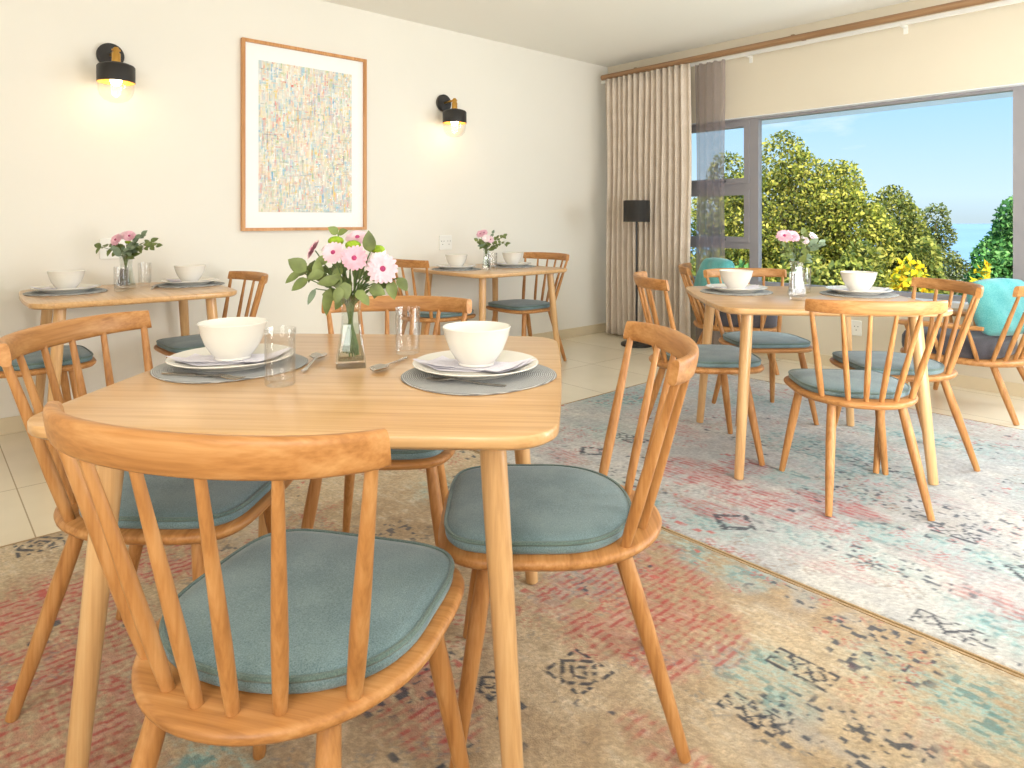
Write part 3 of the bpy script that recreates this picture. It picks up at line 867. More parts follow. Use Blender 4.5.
# ------------------------------------------------------------------ vases and bouquets
def vase(label, loc, rz, sc=1.):
    t = thing('glass_vase', label, 'vase', loc, rz, 'glass bud vases'); t.scale = (sc, sc, sc)
    def sq(h, z):
        o = bowed(h, h, .0, h * .22, 4); return [(x, y, z) for x, y in o]
    prof = [(.036, 0), (.037, .003), (.036, .02), (.030, .06), (.0245, .10), (.0225, .13), (.024, .155), (.028, .178), (.0286, .18), (.0262, .18), (.0215, .155), (.0200, .13), (.0220, .10), (.0275, .06), (.0325, .022), (.031, .018)]
    obj('glass_body', G().rings([sq(h, z) for h, z in prof]), M['vase_glass'], t, angle=60)
    obj('water', G().rings([sq(h, z) for h, z in [(.030, .0185), (.0315, .022), (.0265, .06), (.0212, .10), (.0212, .105)]]), M['water'], t, angle=60)
    return t

def leaf_geo(g, base, d, up, ln, wd, curl=.15):
    d = Vector(d).normalized(); up = Vector(up); s = d.cross(up)
    if s.length < .01: s = d.cross(Vector((1, 0, 0)))
    s.normalize(); nrm = s.cross(d)
    n = 6; rr = []
    for i in range(n + 1):
        t = i / n; w = wd * (math.sin(pi * (t ** .8)) ** .8 if 0 < t < 1 else .02)
        c = Vector(base) + d * (ln * t) - nrm * (curl * ln * t * t)
        rr.append([c - s * w + nrm * (.25 * w), c, c + s * w + nrm * (.25 * w)])
    g.rings(rr, False, False, closed=False)

def blossom(parent, p, nrm, r, mat, eye=True, layers=4, np_=17):
    nrm = Vector(nrm).normalized(); a = nrm.orthogonal().normalized(); b = nrm.cross(a); p = Vector(p); g = G()
    for l in range(layers):
        rl = r * (1 - .17 * l); lift = .10 + .26 * l
        for k in range(np_ - l):
            th = 2 * pi * (k + .5 * l + random.uniform(-.15, .15)) / (np_ - l); d = a * math.cos(th) + b * math.sin(th); s = nrm.cross(d)
            w = rl * .17; q = rl * random.uniform(.9, 1.04); rr = []
            for t, ww in ((.12, .5), (.45, .95), (.8, 1.), (1., .35)):
                c = p + d * (q * t) + nrm * (q * lift * t * (1.2 - .5 * t))
                rr.append([c - s * (w * ww), c + nrm * (-.012 * r), c + s * (w * ww)])
            g.rings(rr, False, False, closed=False)
    o = obj('blossom', g, mat, parent, angle=120)
    if eye:
        e = G(); rr = []
        for i in range(5):
            t = i / 4 * pi / 2
            rr.append([p + nrm * (r * .08 + r * .22 * math.sin(t)) + (a * math.cos(2 * pi * k / 12) + b * math.sin(2 * pi * k / 12)) * (r * .19 * math.cos(t) + .0002) for k in range(12)])
        e.rings(rr); obj('eye', e, M['flower_eye'], o)
    return o
def button(parent, p, r):
    g = G(); p = Vector(p); n = 14; rr = []
    for i in range(9):
        t = -pi / 2 + pi * i / 8
        rr.append([p + Vector((r * math.cos(t) * math.cos(2 * pi * k / n) + 1e-5, r * math.cos(t) * math.sin(2 * pi * k / n), r * .62 * math.sin(t))) for k in range(n)])
    g.rings(rr); return obj('button_flower', g, M['lime'], parent)

def bouquet(label, loc, rz, sc, blossoms, buttons, sprigs, leaves, neck=.175):
    t = thing('flower_bouquet', label, 'flowers', loc, rz, 'pink bouquets'); t.scale = (sc, sc, sc)
    g = G(); k = 0
    def stem(p, rr=.0018):
        nonlocal k
        a = k * 2.4; k += 1
        q_ = .010 + .015 * ((k * .618) % 1); b0 = (q_ * math.cos(a), q_ * math.sin(a), .026 + .02 * ((k * .37) % 1)); b1 = (-q_ * .6 * math.cos(a + .5), -q_ * .6 * math.sin(a + .5), neck - .02)
        p = Vector(p); q = Vector(b1).lerp(p, .5) + Vector((0, 0, .012))
        g.tube([b0, Vector(b0).lerp(Vector(b1), .5), b1, q, p], [rr * 1.2, rr * 1.2, rr * 1.1, rr, rr * .8], 6)
    for (p, n, r, m) in blossoms:
        stem(Vector(p) - Vector(n).normalized() * .004); blossom(t, p, n, r, M[m], eye=(m != 'petal_white'))
    for p, r in buttons:
        stem(p); button(t, p, r)
    for tip, n, ln, mt in sprigs:
        stem(Vector(tip)); lg = G()
        base = Vector((0, 0, neck + .01)); tip = Vector(tip); d = (tip - base)
        for i in range(n):
            q = base + d * (.35 + .65 * i / max(1, n - 1)) + Vector((0, 0, .01 * math.sin(i)))
            for s in (-1, 1):
                if i == n - 1 and s == 1: dirv = d.normalized()
                else: dirv = d.normalized() * .35 + Vector((random.uniform(-.4, .4), s * .6, random.uniform(-.5, .5))) + Vector((0, 0, .35 * s))
                leaf_geo(lg, q, dirv, Vector((random.uniform(-.6, .6), -1, .6)), ln * random.uniform(.85, 1.15), ln * .34, .2)
        obj('leaf_sprig', lg, M[mt], t, angle=120)
    for p, d, ln, w, mt in leaves:
        stem(p); lg = G(); leaf_geo(lg, p, d, (random.uniform(-.3, .3), -1, .5), ln, w); obj('leaf', lg, M[mt], t, angle=120)
    obj('stems', g, M['stem'], t)
    return t
TH = .8397     # yaw of the viewing direction; bouquets show their front towards the room
# foreground bouquet (x right, z up as seen from the near side of the table)
K = .00253
def fp(px, py, dy=0.): return ((px - 351) * K, dy, (370 - py) * K)
vase('clear square glass vase in the middle of the foreground table', (2.85, -4.399, ZT), TH + .25)
bl = [(fp(339, 256, -.05), (-.15, -1, .45), .031, 'petal_pink'), (fp(360, 261, -.06), (.1, -1, .25), .034, 'petal_rose'),
      (fp(385, 272, -.035), (.45, -1, .15), .040, 'petal_pink'), (fp(378, 266, .0), (.1, -.9, .5), .034, 'petal_white'),
      (fp(355, 243, .03), (.0, -.6, .9), .034, 'petal_pink'), (fp(314, 254, .0), (-.9, -.4, .55), .030, 'petal_rose'), (fp(326, 252, .04), (-.4, -.4, 1), .026, 'petal_white')]
bt = [(fp(337, 245, -.01), .020), (fp(355, 249, -.02), .020), (fp(376, 254, .02), .019)]
lv = []
for px, py, qx, qy, w, mt, dy in [(338, 238, 330, 231, .012, 'leaf', 0), (338, 238, 348, 234, .010, 'leaf', 0), (372, 256, 371, 235, .017, 'leaf', -.02), (310, 274, 294, 262, .020, 'leaf', -.03),
        (308, 270, 300, 279, .014, 'leaf', 0), (301, 276, 286, 286, .011, 'leaf', 0), (312, 282, 296, 292, .015, 'leaf', -.03), (312, 265, 306, 287, .012, 'leaf', .02),
        (325, 285, 322, 262, .016, 'leaf', -.04), (330, 275, 314, 280, .014, 'leaf', -.05), (318, 292, 311, 307, .008, 'leaf_gray', -.02), (345, 282, 325, 284, .015, 'leaf', -.06), (336, 290, 331, 316, .015, 'leaf', -.05),
        (344, 292, 334, 303, .012, 'leaf', -.03), (350, 284, 354, 300, .016, 'leaf', -.06), (372, 290, 388, 296, .016, 'leaf', -.03), (380, 285, 376, 301, .014, 'leaf', -.02), (392, 284, 396, 302, .015, 'leaf', -.02), (398, 282, 408, 294, .014, 'leaf', 0),
        (366, 296, 374, 306, .011, 'leaf', -.05), (345, 272, 334, 282, .013, 'leaf', -.02), (352, 292, 340, 280, .013, 'leaf', 0), (362, 284, 372, 276, .014, 'leaf', .02), (338, 268, 330, 280, .014, 'leaf', .03), (366, 276, 376, 286, .014, 'leaf', .03),
        (322, 270, 318, 290, .013, 'leaf', .03), (356, 298, 366, 288, .011, 'leaf_gray', .03), (346, 298, 338, 312, .012, 'leaf', -.02), (328, 292, 318, 284, .014, 'leaf', .05), (336, 282, 322, 274, .015, 'leaf', .05), (344, 264, 338, 278, .015, 'leaf', .05), (356, 270, 352, 286, .016, 'leaf', .05), (368, 284, 380, 278, .015, 'leaf', .05), (376, 292, 390, 286, .014, 'leaf', .05), (332, 300, 324, 306, .011, 'leaf_gray', .03), (340, 296, 328, 296, .013, 'leaf', -.04), (362, 292, 370, 302, .013, 'leaf', -.05), (348, 288, 344, 304, .013, 'leaf', -.07), (330, 262, 316, 268, .014, 'leaf', -.01), (340, 276, 346, 292, .014, 'leaf', -.05)]:
    p = Vector(fp(px, py, dy)); q = Vector(fp(qx, qy, dy - .012)); lv.append((p, q - p, (q - p).length, w, mt))
bouquet('pink chrysanthemums and green leaves in the foreground table vase', (2.85, -4.399, ZT), TH, 1., bl, bt, [], lv)
def small_bouquet(label, loc, seed, blossoms, sprigs, sc=.8, dark=False):
    random.seed(seed)
    lv = []
    for i in range(16):
        a = random.uniform(0, 2 * pi); z = random.uniform(.17, .23); r = random.uniform(.0, .03)
        d = Vector((math.cos(a), math.sin(a) * .7, random.uniform(-.1, .9)))
        lv.append((Vector((r * math.cos(a), r * math.sin(a), z)), d, random.uniform(.05, .075), random.uniform(.012, .018), random.choice(['leaf', 'leaf', 'leaf_gray'])))
    bouquet(label, loc, TH, sc, blossoms, [((.01, .0, .25), .016)], sprigs, lv)
vase('small clear vase in the middle of the left wall table', (.33, -4.37, ZT), TH, 1.)
small_bouquet('small pink bouquet with leaves spreading right on the left wall table', (.33, -4.37, ZT), 3,
    [((-.035, -.03, .262), (-.3, -1, .5), .036, 'petal_rose'), ((-.005, .0, .285), (0, -.8, .8), .034, 'petal_pink'), ((.03, -.02, .282), (.2, -1, .6), .033, 'petal_rose'), ((-.06, .0, .255), (-.8, -.5, .5), .028, 'petal_pink')],
    [((.17, -.02, .235), 5, .042, 'leaf'), ((.10, -.03, .29), 5, .042, 'leaf_gray'), ((-.12, -.02, .225), 4, .046, 'leaf'), ((.05, -.05, .21), 4, .05, 'leaf_gray'), ((.12, .02, .25), 4, .04, 'leaf')], 1.)
vase('slim clear vase in the middle of the far wall table', (.58, -2.07, ZT), TH, .88)
small_bouquet('small blush bouquet leaning right on the far wall table', (.58, -2.07, ZT), 5,
    [((-.05, -.02, .30), (-.3, -1, .5), .034, 'petal_rose'), ((-.02, .0, .31), (0, -.8, .6), .034, 'petal_rose'), ((.0, -.04, .265), (0, -1, .4), .036, 'petal_white'), ((.035, -.03, .255), (.3, -1, .4), .033, 'petal_pink')],
    [((.16, -.01, .225), 5, .04, 'leaf'), ((.14, -.01, .285), 5, .042, 'leaf'), ((-.07, -.02, .24), 4, .045, 'leaf'), ((.05, .0, .30), 4, .035, 'leaf_gray')], .88)
vase('clear vase between the tumblers on the window table', (2.889, -2.033, ZT), TH, .95)
small_bouquet('pink and white bouquet on the window table against the trees', (2.889, -2.033, ZT), 9,
    [((-.075, -.03, .305), (-.3, -.8, .8), .042, 'petal_rose'), ((-.035, -.02, .305), (0, -.8, .8), .042, 'petal_rose'), ((-.055, .02, .315), (-.1, -.5, 1), .038, 'petal_pink'), ((.075, -.02, .30), (.5, -.7, .6), .032, 'petal_white'), ((.05, .03, .285), (.2, -.7, .6), .03, 'petal_white')],
    [((.03, .0, .31), 4, .045, 'leaf'), ((.11, .0, .26), 4, .042, 'leaf_gray'), ((-.06, .0, .25), 4, .045, 'leaf'), ((.05, -.04, .25), 3, .05, 'leaf_gray')], .95)

# ================================================================== WALL: picture, lamps, sockets
def picture():
    t = thing('framed_painting', 'large abstract painting in a thin wooden frame between the two wall lamps', 'picture', (0, -3.198, 1.668))
    w, h, fw, d = .449, .622, .02, .032
    g = G()
    g.box(.0, d, -w, w, h - fw, h); g.box(0, d, -w, w, -h, -h + fw); g.box(0, d, -w, -w + fw, -h + fw, h - fw); g.box(0, d, w - fw, w, -h + fw, h - fw)
    obj('frame', g, M['frame_wood'], t, smooth=False)
    obj('mat_board', G().box(.002, .010, -w + fw, w - fw, -h + fw, h - fw), M['mat_board'], t, smooth=False)
    # painted sheet: dabs of colour dragged up and across
    aw, ah = .337, .498; nx, ny = 170, 250
    r = np.random.default_rng(5)
    pal = [(238, 226, 186), (244, 238, 224), (226, 204, 186), (240, 212, 120), (164, 206, 222), (140, 186, 216), (232, 168, 160), (220, 130, 116), (200, 214, 184), (182, 200, 156), (248, 248, 242), (234, 224, 210), (212, 204, 212), (176, 172, 168), (240, 200, 170), (206, 222, 222)]
    wts = np.array([4, 6, 3, 2.0, 2.4, 1.5, 1.5, .7, 2, 1.0, 7, 5, 2.4, .7, 1.6, 2.8]); wts /= wts.sum()
    gx, gy = np.meshgrid(np.arange(nx), np.arange(ny))
    img = np.ones((ny, nx, 3)) * lin(238, 232, 216)
    for k in range(14):                       # soft washes
        c = lin(*pal[r.choice(len(pal), p=wts)])
        a = sst(.55, .75, fbm(gx / 26., gy / 34., 300 + k))[..., None] * .45
        img = img * (1 - a) + c * a
    for i in range(5200):                     # palette knife drags
        c = lin(*pal[r.choice(len(pal), p=wts)]); x = int(r.integers(0, nx)); y = int(r.integers(0, ny))
        q = r.random()
        if q < .6: dx, dy = int(r.integers(1, 4)), int(r.integers(3, 18))
        elif q < .8: dx, dy = int(r.integers(2, 6)), int(r.integers(2, 6))
        else: dx, dy = int(r.integers(4, 14)), int(r.integers(1, 3))
        a = r.uniform(.35, .95) * (.5 + .65 * sst(.2, .6, vn(gx[y:y + dy, x:x + dx] / 1.7, gy[y:y + dy, x:x + dx] / 2.5, i % 97)))[..., None]
        img[y:y + dy, x:x + dx] = img[y:y + dy, x:x + dx] * (1 - a) + c * a
    for i in range(80):
        x = int(r.integers(0, nx)); y = int(r.integers(0, int(ny * .7))); v = r.random() < .6
        l = int(r.integers(5, 26)); a = r.uniform(.2, .55); c = lin(80, 86, 92)
        if v: img[y:y + l, x:x + 1] = img[y:y + l, x:x + 1] * (1 - a) + c * a
        else: img[y:y + 1, x:x + l] = img[y:y + 1, x:x + l] * (1 - a) + c * a
    ys = np.linspace(-aw, aw, nx); zs = np.linspace(-ah, ah, ny)
    Yg, Zg = np.meshgrid(ys, zs)
    v = np.stack([np.full(Yg.size, .0115), Yg.ravel(), Zg.ravel()], 1)
    i = np.arange(nx * ny).reshape(ny, nx)
    f = np.stack([i[:-1, :-1].ravel(), i[:-1, 1:].ravel(), i[1:, 1:].ravel(), i[1:, :-1].ravel()], 1)
    me = bpy.data.meshes.new('painted_sheet'); me.from_pydata(v.tolist(), [], f.tolist()); me.update()
    colattr(me, img.reshape(-1, 3)); me.materials.append(M['art'])
    obj('painted_sheet', me, None, t)
    obj('glazing', G().box(.018, .020, -w + fw, w - fw, -h + fw, h - fw), M['picture_glass'], t, smooth=False)
picture()

def sconce(label, y):
    t = thing('wall_lamp', label, 'wall lamp', (0, y, 2.055), 0, 'black and brass wall lamps')
    g = G(); n = 32
    g.rings([[(x, r * math.cos(2 * pi * k / n), r * math.sin(2 * pi * k / n)) for k in range(n)] for r, x in ((.068, .0), (.07, .003), (.07, .018), (.066, .022), (.02, .024))])
    obj('wall_plate', g, M['black'], t)
    g = G(); g.tube([(.02, 0, .0), (.085, 0, .004), (.155, 0, .004)], .0085, 12); g.lathe([(.012, -.012), (.016, -.010), (.016, .012), (.010, .02), (.0, .022)], 16, (.155, 0, 0)); g.tube([(.155, -.022, .004), (.155, .022, .004)], [.005, .006], 8)
    obj('arm', g, M['brass'], t)
    g = G(); g.lathe([(.019, -.012), (.022, -.016), (.022, -.062), (.027, -.066)], 20, (.155, 0, 0)); obj('lamp_holder', g, M['brass'], t)
    g = G(); g.lathe([(.0245, -.062), (.066, -.072), (.086, -.08), (.094, -.09), (.094, -.176), (.092, -.176)], 36, (.155, 0, 0), False, False)
    s = obj('lamp_shade', g, M['black'], t)
    g = G(); g.lathe([(.0235, -.066), (.065, -.076), (.084, -.084), (.0915, -.092), (.0918, -.1755)], 36, (.155, 0, 0), False, False)
    obj('shade_lining', g, M['gold_inside'], s)
    g = G(); g.lathe([(.008, -.08), (.018, -.12), (.028, -.15), (.030, -.168), (.022, -.188), (.006, -.196), (0, -.1965)], 20, (.155, 0, 0), True, False)
    obj('light_bulb', g, M['bulb'], t)
    g = G(); g.lathe([(.086, -.12), (.089, -.18), (.088, -.22), (.078, -.25), (.058, -.272), (.03, -.284), (.0, -.287)], 32, (.155, 0, 0), False, False)
    obj('glass_dome', g, M['glass'], t)
    l = bpy.data.lights.new('sconce_glow', 'POINT'); l.energy = .6; l.color = (1, .70, .38); l.shadow_soft_size = .03
    o = bpy.data.objects.new('sconce_glow', l); COL.objects.link(o); o.location = (.155, y, 1.815)
sconce('black wall lamp with brass holder left of the painting', -4.382)
sconce('black wall lamp with brass holder right of the painting', -2.042)

def socket(label, loc, rz, w, h, n):
    t = thing('wall_socket', label, 'socket', loc, rz)
    o = bowed(w / 2, h / 2, 0, .008, 4)
    g = G(); g.rings([[(x, -d, z) for x, z in inset(o, i)] for i, d in ((0, 0), (0, .007), (.003, .010))])
    obj('face_plate', g, M['white_plastic'], t, angle=30)
    for k in range(n):
        cx = (k - (n - 1) / 2) * w / n
        for dx, dz in ((-.012, .012), (.012, .012), (0, -.014)):
            g = G(); q = 10
            g.rings([[(cx + dx + .0038 * math.cos(2 * pi * j / q), y_, dz + .0038 * math.sin(2 * pi * j / q)) for j in range(q)] for y_ in (-.0098, -.0106)])
            obj('socket_hole', g, M['socket_hole'], t)
socket('white double socket on the wall behind the left wall table flowers', (.0, -4.36, .955), pi / 2, .15, .12, 2)
socket('white socket on the wall above the far wall table', (0., -2.02, .935), pi / 2, .125, .12, 2)
socket('pale wall socket low under the window behind the chairs', (2.355, 0, .315), 0, .14, .115, 2)

# ================================================================== CURTAINS, FLOOR LAMP
def drape(x0, x1, y, z0, z1, folds, amp, seed, flat=0.):
    r = random.Random(seed); n = folds * 10; rows = 22; rr = []
    ph = [r.uniform(-.5, .5) for _ in range(folds + 2)]; am = [r.uniform(.7, 1.2) for _ in range(folds + 2)]
    for k in range(rows + 1):
        v = k / rows; z = z1 + (z0 - z1) * v; row = []
        for i in range(n + 1):
            u = i / n; q = u * folds; a = int(min(q, folds - 1)); ww = am[a] * (1 - (q - a)) + am[a + 1] * (q - a)
            x = x0 + (x1 - x0) * u + .010 * math.sin(4 * v + a) * v
            fl = 1. if u < 1 - flat else .25
            yy = y + amp * fl * ww * math.sin(2 * pi * q + .35 * math.sin(3 * v + ph[a])) * (.72 + .28 * v) + .007 * math.sin(9 * v + 5 * ph[a])
            row.append((x, yy, z))
        rr.append(row)
    g = G(); g.rings(rr, False, False, closed=False); return g
def cloth(name, g, mat, th):
    o = obj(name, g, mat, None, angle=120)
    md = o.modifiers.new('thickness', 'SOLIDIFY'); md.thickness = th
    return o
tag(cloth('curtain', drape(.15, 1.10, -.20, .025, 2.475, 15, .052, 4, .07), M['curtain'], .004), 'taupe floor length pleated curtain in the corner beside the window', 'curtain')
tag(obj('sheer_curtain', drape(1.10, 1.385, -.13, .025, 2.47, 4, .028, 8), M['sheer'], None, angle=120), 'thin grey sheer curtain hanging beside the taupe curtain', 'curtain')
t = thing('curtain_rail', 'brown wooden curtain rail running below the ceiling along the window wall', 'curtain rail', (0, -.2, 2.505))
g = G(); g.tube([(.10, 0, 0), (5.9, 0, 0)], .026, 14); obj('pole', g, M['rail_wood'], t)
for x in (.5, 2.0, 3.6, 5.3):
    obj('bracket', G().box(x - .012, x + .012, -.008, .2, .018, .032), M['rail_wood'], t, smooth=False)
t = thing('curtain_track', 'slim white curtain track on the window wall behind the wooden rail', 'curtain track', (0, 0, 2.475))
obj('track', G().box(.02, 5.9, -.13, -.10, -.008, .016), M['white_plastic'], t, smooth=False)
for x in (1.55, 2.72, 3.9, 5.1):
    obj('bracket', G().box(x - .012, x + .012, -.10, 0, -.006, .012).box(x - .014, x + .014, -.006, 0, -.045, .012), M['white_plastic'], t, smooth=False)

t = thing('floor_lamp', 'slim black floor lamp with drum shade in front of the taupe curtain', 'lamp', (.685, -.42, 0))
obj('base', G().lathe([(0, 0), (.135, 0), (.14, .004), (.14, .018), (.134, .024), (.02, .027), (.014, .04)], 40), M['black'], t)
obj('pole', G().tube([(0, 0, .03), (0, 0, .6), (0, 0, 1.16)], .0095, 12), M['black'], t)
s = obj('lamp_shade', G().lathe([(.115, 1.10), (.116, 1.10), (.116, 1.29), (.115, 1.29)], 40, cap0=False, cap1=False), M['shade_black'], t)
g = G(); 
for a in range(3):
    g.tube([(0, 0, 1.16), (0.114 * math.cos(a * 2.09), .114 * math.sin(a * 2.09), 1.16)], .003, 6)
obj('shade_ring', g, M['black'], s)
g = G(); g.lathe([(.012, 1.165), (.022, 1.19), (.03, 1.215), (.022, 1.24), (0, 1.25)], 16, cap1=False); obj('light_bulb', g, M['white_plastic'], t)

# ================================================================== OUTSIDE
def out(lat, dep):
    b = (math.cos(TH), -math.sin(TH)); a = (math.sin(TH), math.cos(TH))
    return (4.382 + lat * b[0] + dep * b[1], -5.226 + lat * a[0] + dep * a[1])
struct('ground_outside', G().box(-60, 60, .3, 60, -3.4, -3.2), M['terrace'])
g = G(); rr = []
for i in range(3):
    rr.append([])
for k in range(121):
    ang = pi * k / 120; cx, cy = math.cos(ang), math.sin(ang)
    h = 6 * fbm(np.array([k * .13]), np.array([.5]), 77)[0]
    for i, (r, z) in enumerate(((70, -14), (330, -6), (420, -2 + h * .4))):
        rr[i].append((4 + cx * r, cy * r, z))
g.rings(rr, False, False, closed=False)
struct('hills', g, M['hills'], smooth=True)

def foliage(blobs, n, size, pal, seed, elong=1.6):
    r = np.random.default_rng(seed); V = []; C = []
    w = np.array([b[3] * b[4] * b[5] for b in blobs]) ** (2 / 3); w /= w.sum()
    ids = r.choice(len(blobs), n, p=w); B = np.array(blobs)[ids]
    d = r.normal(size=(n, 3)); d /= np.linalg.norm(d, axis=1)[:, None]
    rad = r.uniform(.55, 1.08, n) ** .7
    P = B[:, :3] + d * B[:, 3:6] * rad[:, None]
    ax = r.normal(size=(n, 3)) + d * .6 + np.array([0, 0, -.3]); ax /= np.linalg.norm(ax, axis=1)[:, None]
    s = np.cross(ax, r.normal(size=(n, 3))); s /= np.linalg.norm(s, axis=1)[:, None]
    sz = size * r.uniform(.6, 1.3, n)[:, None]
    V = np.stack([P - ax * sz * .5 * elong, P + s * sz * .42, P + ax * sz * .5 * elong, P - s * sz * .42], 1).reshape(-1, 3)
    F = np.arange(4 * n).reshape(n, 4)
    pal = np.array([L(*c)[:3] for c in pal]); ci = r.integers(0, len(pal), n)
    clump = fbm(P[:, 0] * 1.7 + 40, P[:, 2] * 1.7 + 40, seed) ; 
    c = pal[ci] * (.5 + .65 * sst(.5, 1., rad))[:, None] * (.65 + .85 * clump)[:, None]  # outer leaves lighter, inner ones darker: crown light put into the colour
    return V, F, np.repeat(np.clip(c, 0, 1), 4, 0)
def tree(name, label, lat, dep, top, base, rx, n, size, pal, seed, nb=9, group=None, trunk=True, cat='tree', ry=None, spread=.8):
    x, y = out(lat, dep); r = random.Random(seed)
    t = thing(name, label, cat, (x, y, base), 0, group)
    h = top - base; blobs = []
    for i in range(nb):
        f = (i + .5) / nb
        z = h * (.22 + .66 * f); wd = rx * (1 - .62 * max(0, f - .25)) * r.uniform(.5, .75)
        a = r.uniform(0, 2 * pi); off = rx * spread * .6 * (1 - .6 * f)
        blobs.append((off * math.cos(a), off * math.sin(a), z, wd, wd, min(h * .17, wd * .95)))
    blobs.append((0, 0, h * .9, rx * .3, rx * .3, h * .1))
    V, F, C = foliage(blobs, n, size, pal, seed)
    me = bpy.data.meshes.new('crown'); me.from_pydata(V.tolist(), [], F.tolist()); me.update()
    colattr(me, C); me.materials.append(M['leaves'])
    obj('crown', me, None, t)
    g = G(); g.tube([(0, 0, 0), (.04 * rx, 0, h * .3), (-.02 * rx, .03, h * .6), (0, 0, h * .9)], [.09 * rx, .07 * rx, .045 * rx, .015], 8)
    for b in blobs[:-1]:
        g.tube([(0, 0, max(.1, b[2] - h * .2)), (b[0] * .6, b[1] * .6, b[2] - h * .05), (b[0], b[1], b[2])], [.035 * rx, .025 * rx, .01], 6)
    obj('trunk', g, M['brown_wall'], t)
    return t
def lz(px, py, dep): return (px - 512) / 669.5 * dep, 1.12 - (py - 219.6) * dep / 669.5
olive = [(164, 164, 62), (192, 184, 84), (138, 144, 58), (112, 122, 56), (206, 194, 92), (96, 108, 54)]  # yellow-green tones stand in for sunlit leaves
olive2 = [(144, 150, 66), (172, 172, 84), (114, 126, 62), (98, 112, 62), (186, 180, 92)]
green = [(96, 148, 76), (126, 178, 98), (78, 128, 70), (154, 200, 120), (66, 110, 66)]
gry = [(116, 126, 74), (140, 146, 92), (92, 106, 66), (152, 150, 80)]
yel = [(240, 206, 40), (250, 226, 70), (214, 190, 40), (150, 160, 50), (246, 190, 40)]
TG = 'trees outside the window'
for (px, py, dep, rx, n, pal, seed, nb, lab) in [
        (728, 152, 15., 1.5, 7000, olive2, 1, 9, 'olive green tree seen through the narrow left casement'),
        (782, 132, 13.5, 1.75, 11000, olive, 2, 11, 'tallest yellow green tree at the left of the big window'),
        (838, 160, 13., 1.6, 10000, olive, 3, 10, 'broad yellow green tree second from the left in the big window'),
        (893, 186, 14., 1.35, 7000, olive2, 4, 9, 'rounded olive tree behind the white bowl in the big window'),
        (936, 203, 15., 1.05, 3600, gry, 5, 9, 'thin airy grey green tree beside the gap to the sea'),
        (1018, 196, 11., 1.1, 8000, green, 6, 10, 'bright green leafy tree at the right edge of the window')]:
    la, z = lz(px, py, dep)
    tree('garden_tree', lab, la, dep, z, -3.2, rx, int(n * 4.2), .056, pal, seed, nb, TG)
SG = 'shrubs below the window'
for (px, py, dep, rx, n, pal, seed, lab) in [
        (740, 262, 9., .55, 2600, green, 11, 'leafy green shrub low behind the narrow casement'),
        (800, 236, 10.5, 1.0, 4200, olive2, 12, 'dark olive shrub behind the bouquet on the window table'),
        (862, 240, 10., .95, 4200, olive2, 13, 'dark olive shrub behind the right bowl of the window table'),
        (925, 238, 11., .8, 3200, olive2, 14, 'olive shrub behind the yellow flowering bush')]:
    la, z = lz(px, py, dep)
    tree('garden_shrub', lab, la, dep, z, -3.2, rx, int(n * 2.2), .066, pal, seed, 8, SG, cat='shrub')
for (px, py, dep, rx, n, seed, lab) in [(910, 258, 8.2, .70, 3600, 21, 'yellow flowering bush under the middle of the big window'), (984, 262, 8.0, .42, 1300, 22, 'yellow flowering bush at the right of the big window')]:
    la, z = lz(px, py, dep)
    tree('yellow_bush', lab, la, dep, z, -3.2, rx, int(n * 1.8), .06, yel, seed, 9, 'yellow bushes', cat='shrub', spread=1.1)

# ================================================================== SKY, LIGHT, CAMERA
w = bpy.data.worlds.new('sky'); bpy.context.scene.world = w; w.use_nodes = True
nt = w.node_tree; nt.nodes.clear()
o = nt.nodes.new('ShaderNodeOutputWorld'); bg = nt.nodes.new('ShaderNodeBackground'); bg.inputs['Strength'].default_value = 1.3
nt.links.new(bg.outputs[0], o.inputs[0])
tc = nt.nodes.new('ShaderNodeTexCoord'); sp = nt.nodes.new('ShaderNodeSeparateXYZ')
nt.links.new(tc.outputs['Generated'], sp.inputs[0])
r = ramp(nt, [(0., L(196, 216, 226)), (.03, L(206, 232, 246)), (.16, L(168, 216, 248)), (.4, L(138, 196, 246)), (1., L(110, 178, 240))])
nt.links.new(sp.outputs['Z'], r.inputs[0])
mp = nt.nodes.new('ShaderNodeMapping'); mp.inputs['Scale'].default_value = (2.2, 2.2, 9.)
nt.links.new(tc.outputs['Generated'], mp.inputs[0])
no = N(nt, 'ShaderNodeTexNoise', Scale=2., Detail=6., Roughness=.6); nt.links.new(mp.outputs[0], no.inputs['Vector'])
r2 = ramp(nt, [(.56, (0, 0, 0, 1)), (.78, (.8, .8, .8, 1))]); nt.links.new(no.outputs['Fac'], r2.inputs[0])
mx = N(nt, 'ShaderNodeMix', data_type='RGBA'); mx.inputs[7].default_value = L(240, 247, 252)
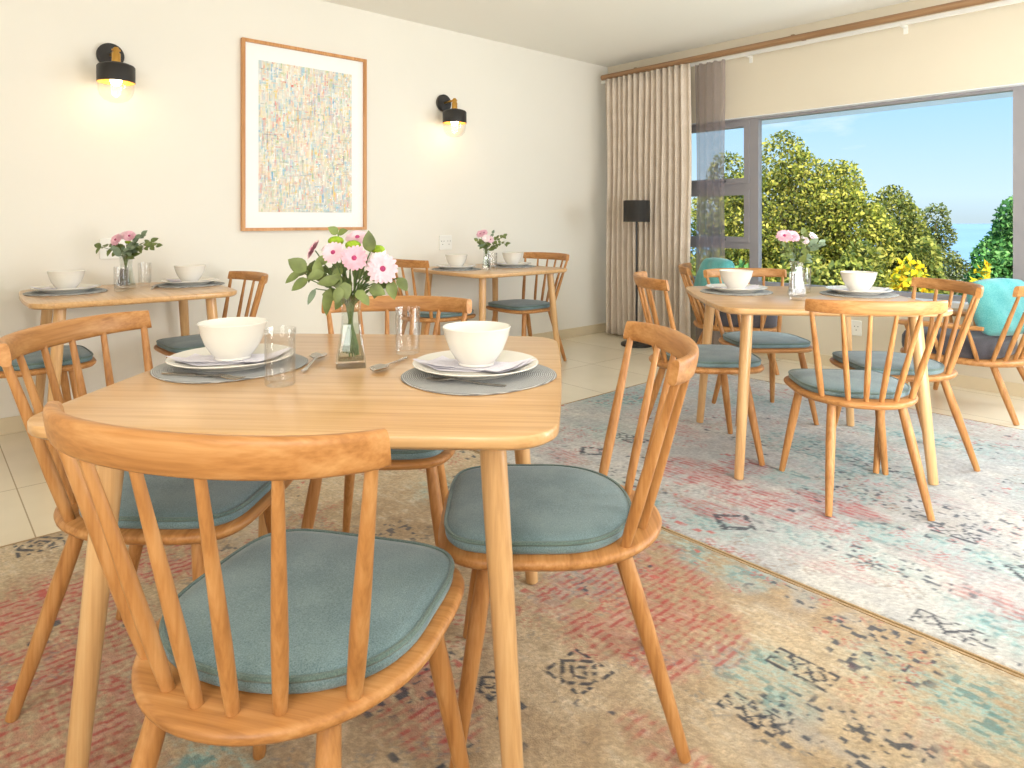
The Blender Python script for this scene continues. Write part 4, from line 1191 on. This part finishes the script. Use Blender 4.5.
nt.links.new(r2.outputs[0], mx.inputs[0]); nt.links.new(r.outputs[0], mx.inputs[6]); nt.links.new(mx.outputs[2], bg.inputs['Color'])

def area(name, loc, target, sx, sy, power, col):
    l = bpy.data.lights.new(name, 'AREA'); l.shape = 'RECTANGLE'; l.size = sx; l.size_y = sy; l.energy = power; l.color = col
    o = bpy.data.objects.new(name, l); COL.objects.link(o); o.location = loc
    o.rotation_euler = (Vector(target) - Vector(loc)).to_track_quat('-Z', 'Y').to_euler()
    return o
area('fill_back', (4.6, -7.6, 2.1), (1.8, -3.2, .9), 3.2, 1.0, 44., (1., .975, .95))  # added fill lamp behind the camera, no fitting there
area('fill_side', (6.3, -3.6, 1.9), (1.5, -3.6, .9), 2.6, 1.2, 24., (.96, .98, 1.))  # added fill lamp by the unseen right wall
area('fill_window', (4.75, -.15, 1.5), (2.6, -3.6, .2), 1.6, 1.3, 66., (.78, .90, 1.))  # added lamp just inside the window, boosting its cool skylight
area('fill_ceiling', (5.2, -6.6, 1.5), (4.2, -5.2, 3.), 1.6, 1.6, 60., (1., .99, .98))  # added uplight that brightens the ceiling in place of bounced light
area('fill_ceiling_window', (4.9, -2.7, .8), (2.2, -1.5, 2.65), 1.6, 1.2, 72., (.97, .98, 1.))  # added uplight imitating window light thrown onto the ceiling
s = bpy.data.lights.new('sun', 'SUN'); s.energy = 9.0; s.angle = .01; s.color = (1., .95, .84)
so = bpy.data.objects.new('sun', s); COL.objects.link(so)
so.rotation_euler = Vector((-.62, .62, -.75)).to_track_quat('-Z', 'Y').to_euler()

cam = bpy.data.cameras.new('camera'); co = bpy.data.objects.new('camera', cam); COL.objects.link(co)
cam.sensor_fit = 'HORIZONTAL'; cam.sensor_width = 36.; cam.lens = 669.5 / 1024 * 36.
cam.shift_y = -(384 - 219.6) / 1024
cam.clip_start = .05; cam.clip_end = 2000
co.location = (4.382, -5.226, 1.12); co.rotation_euler = (pi / 2, 0, TH)
bpy.context.scene.camera = co
sc = bpy.context.scene
sc.view_settings.view_transform = 'Standard'; sc.view_settings.look = 'None'; sc.view_settings.exposure = -.10
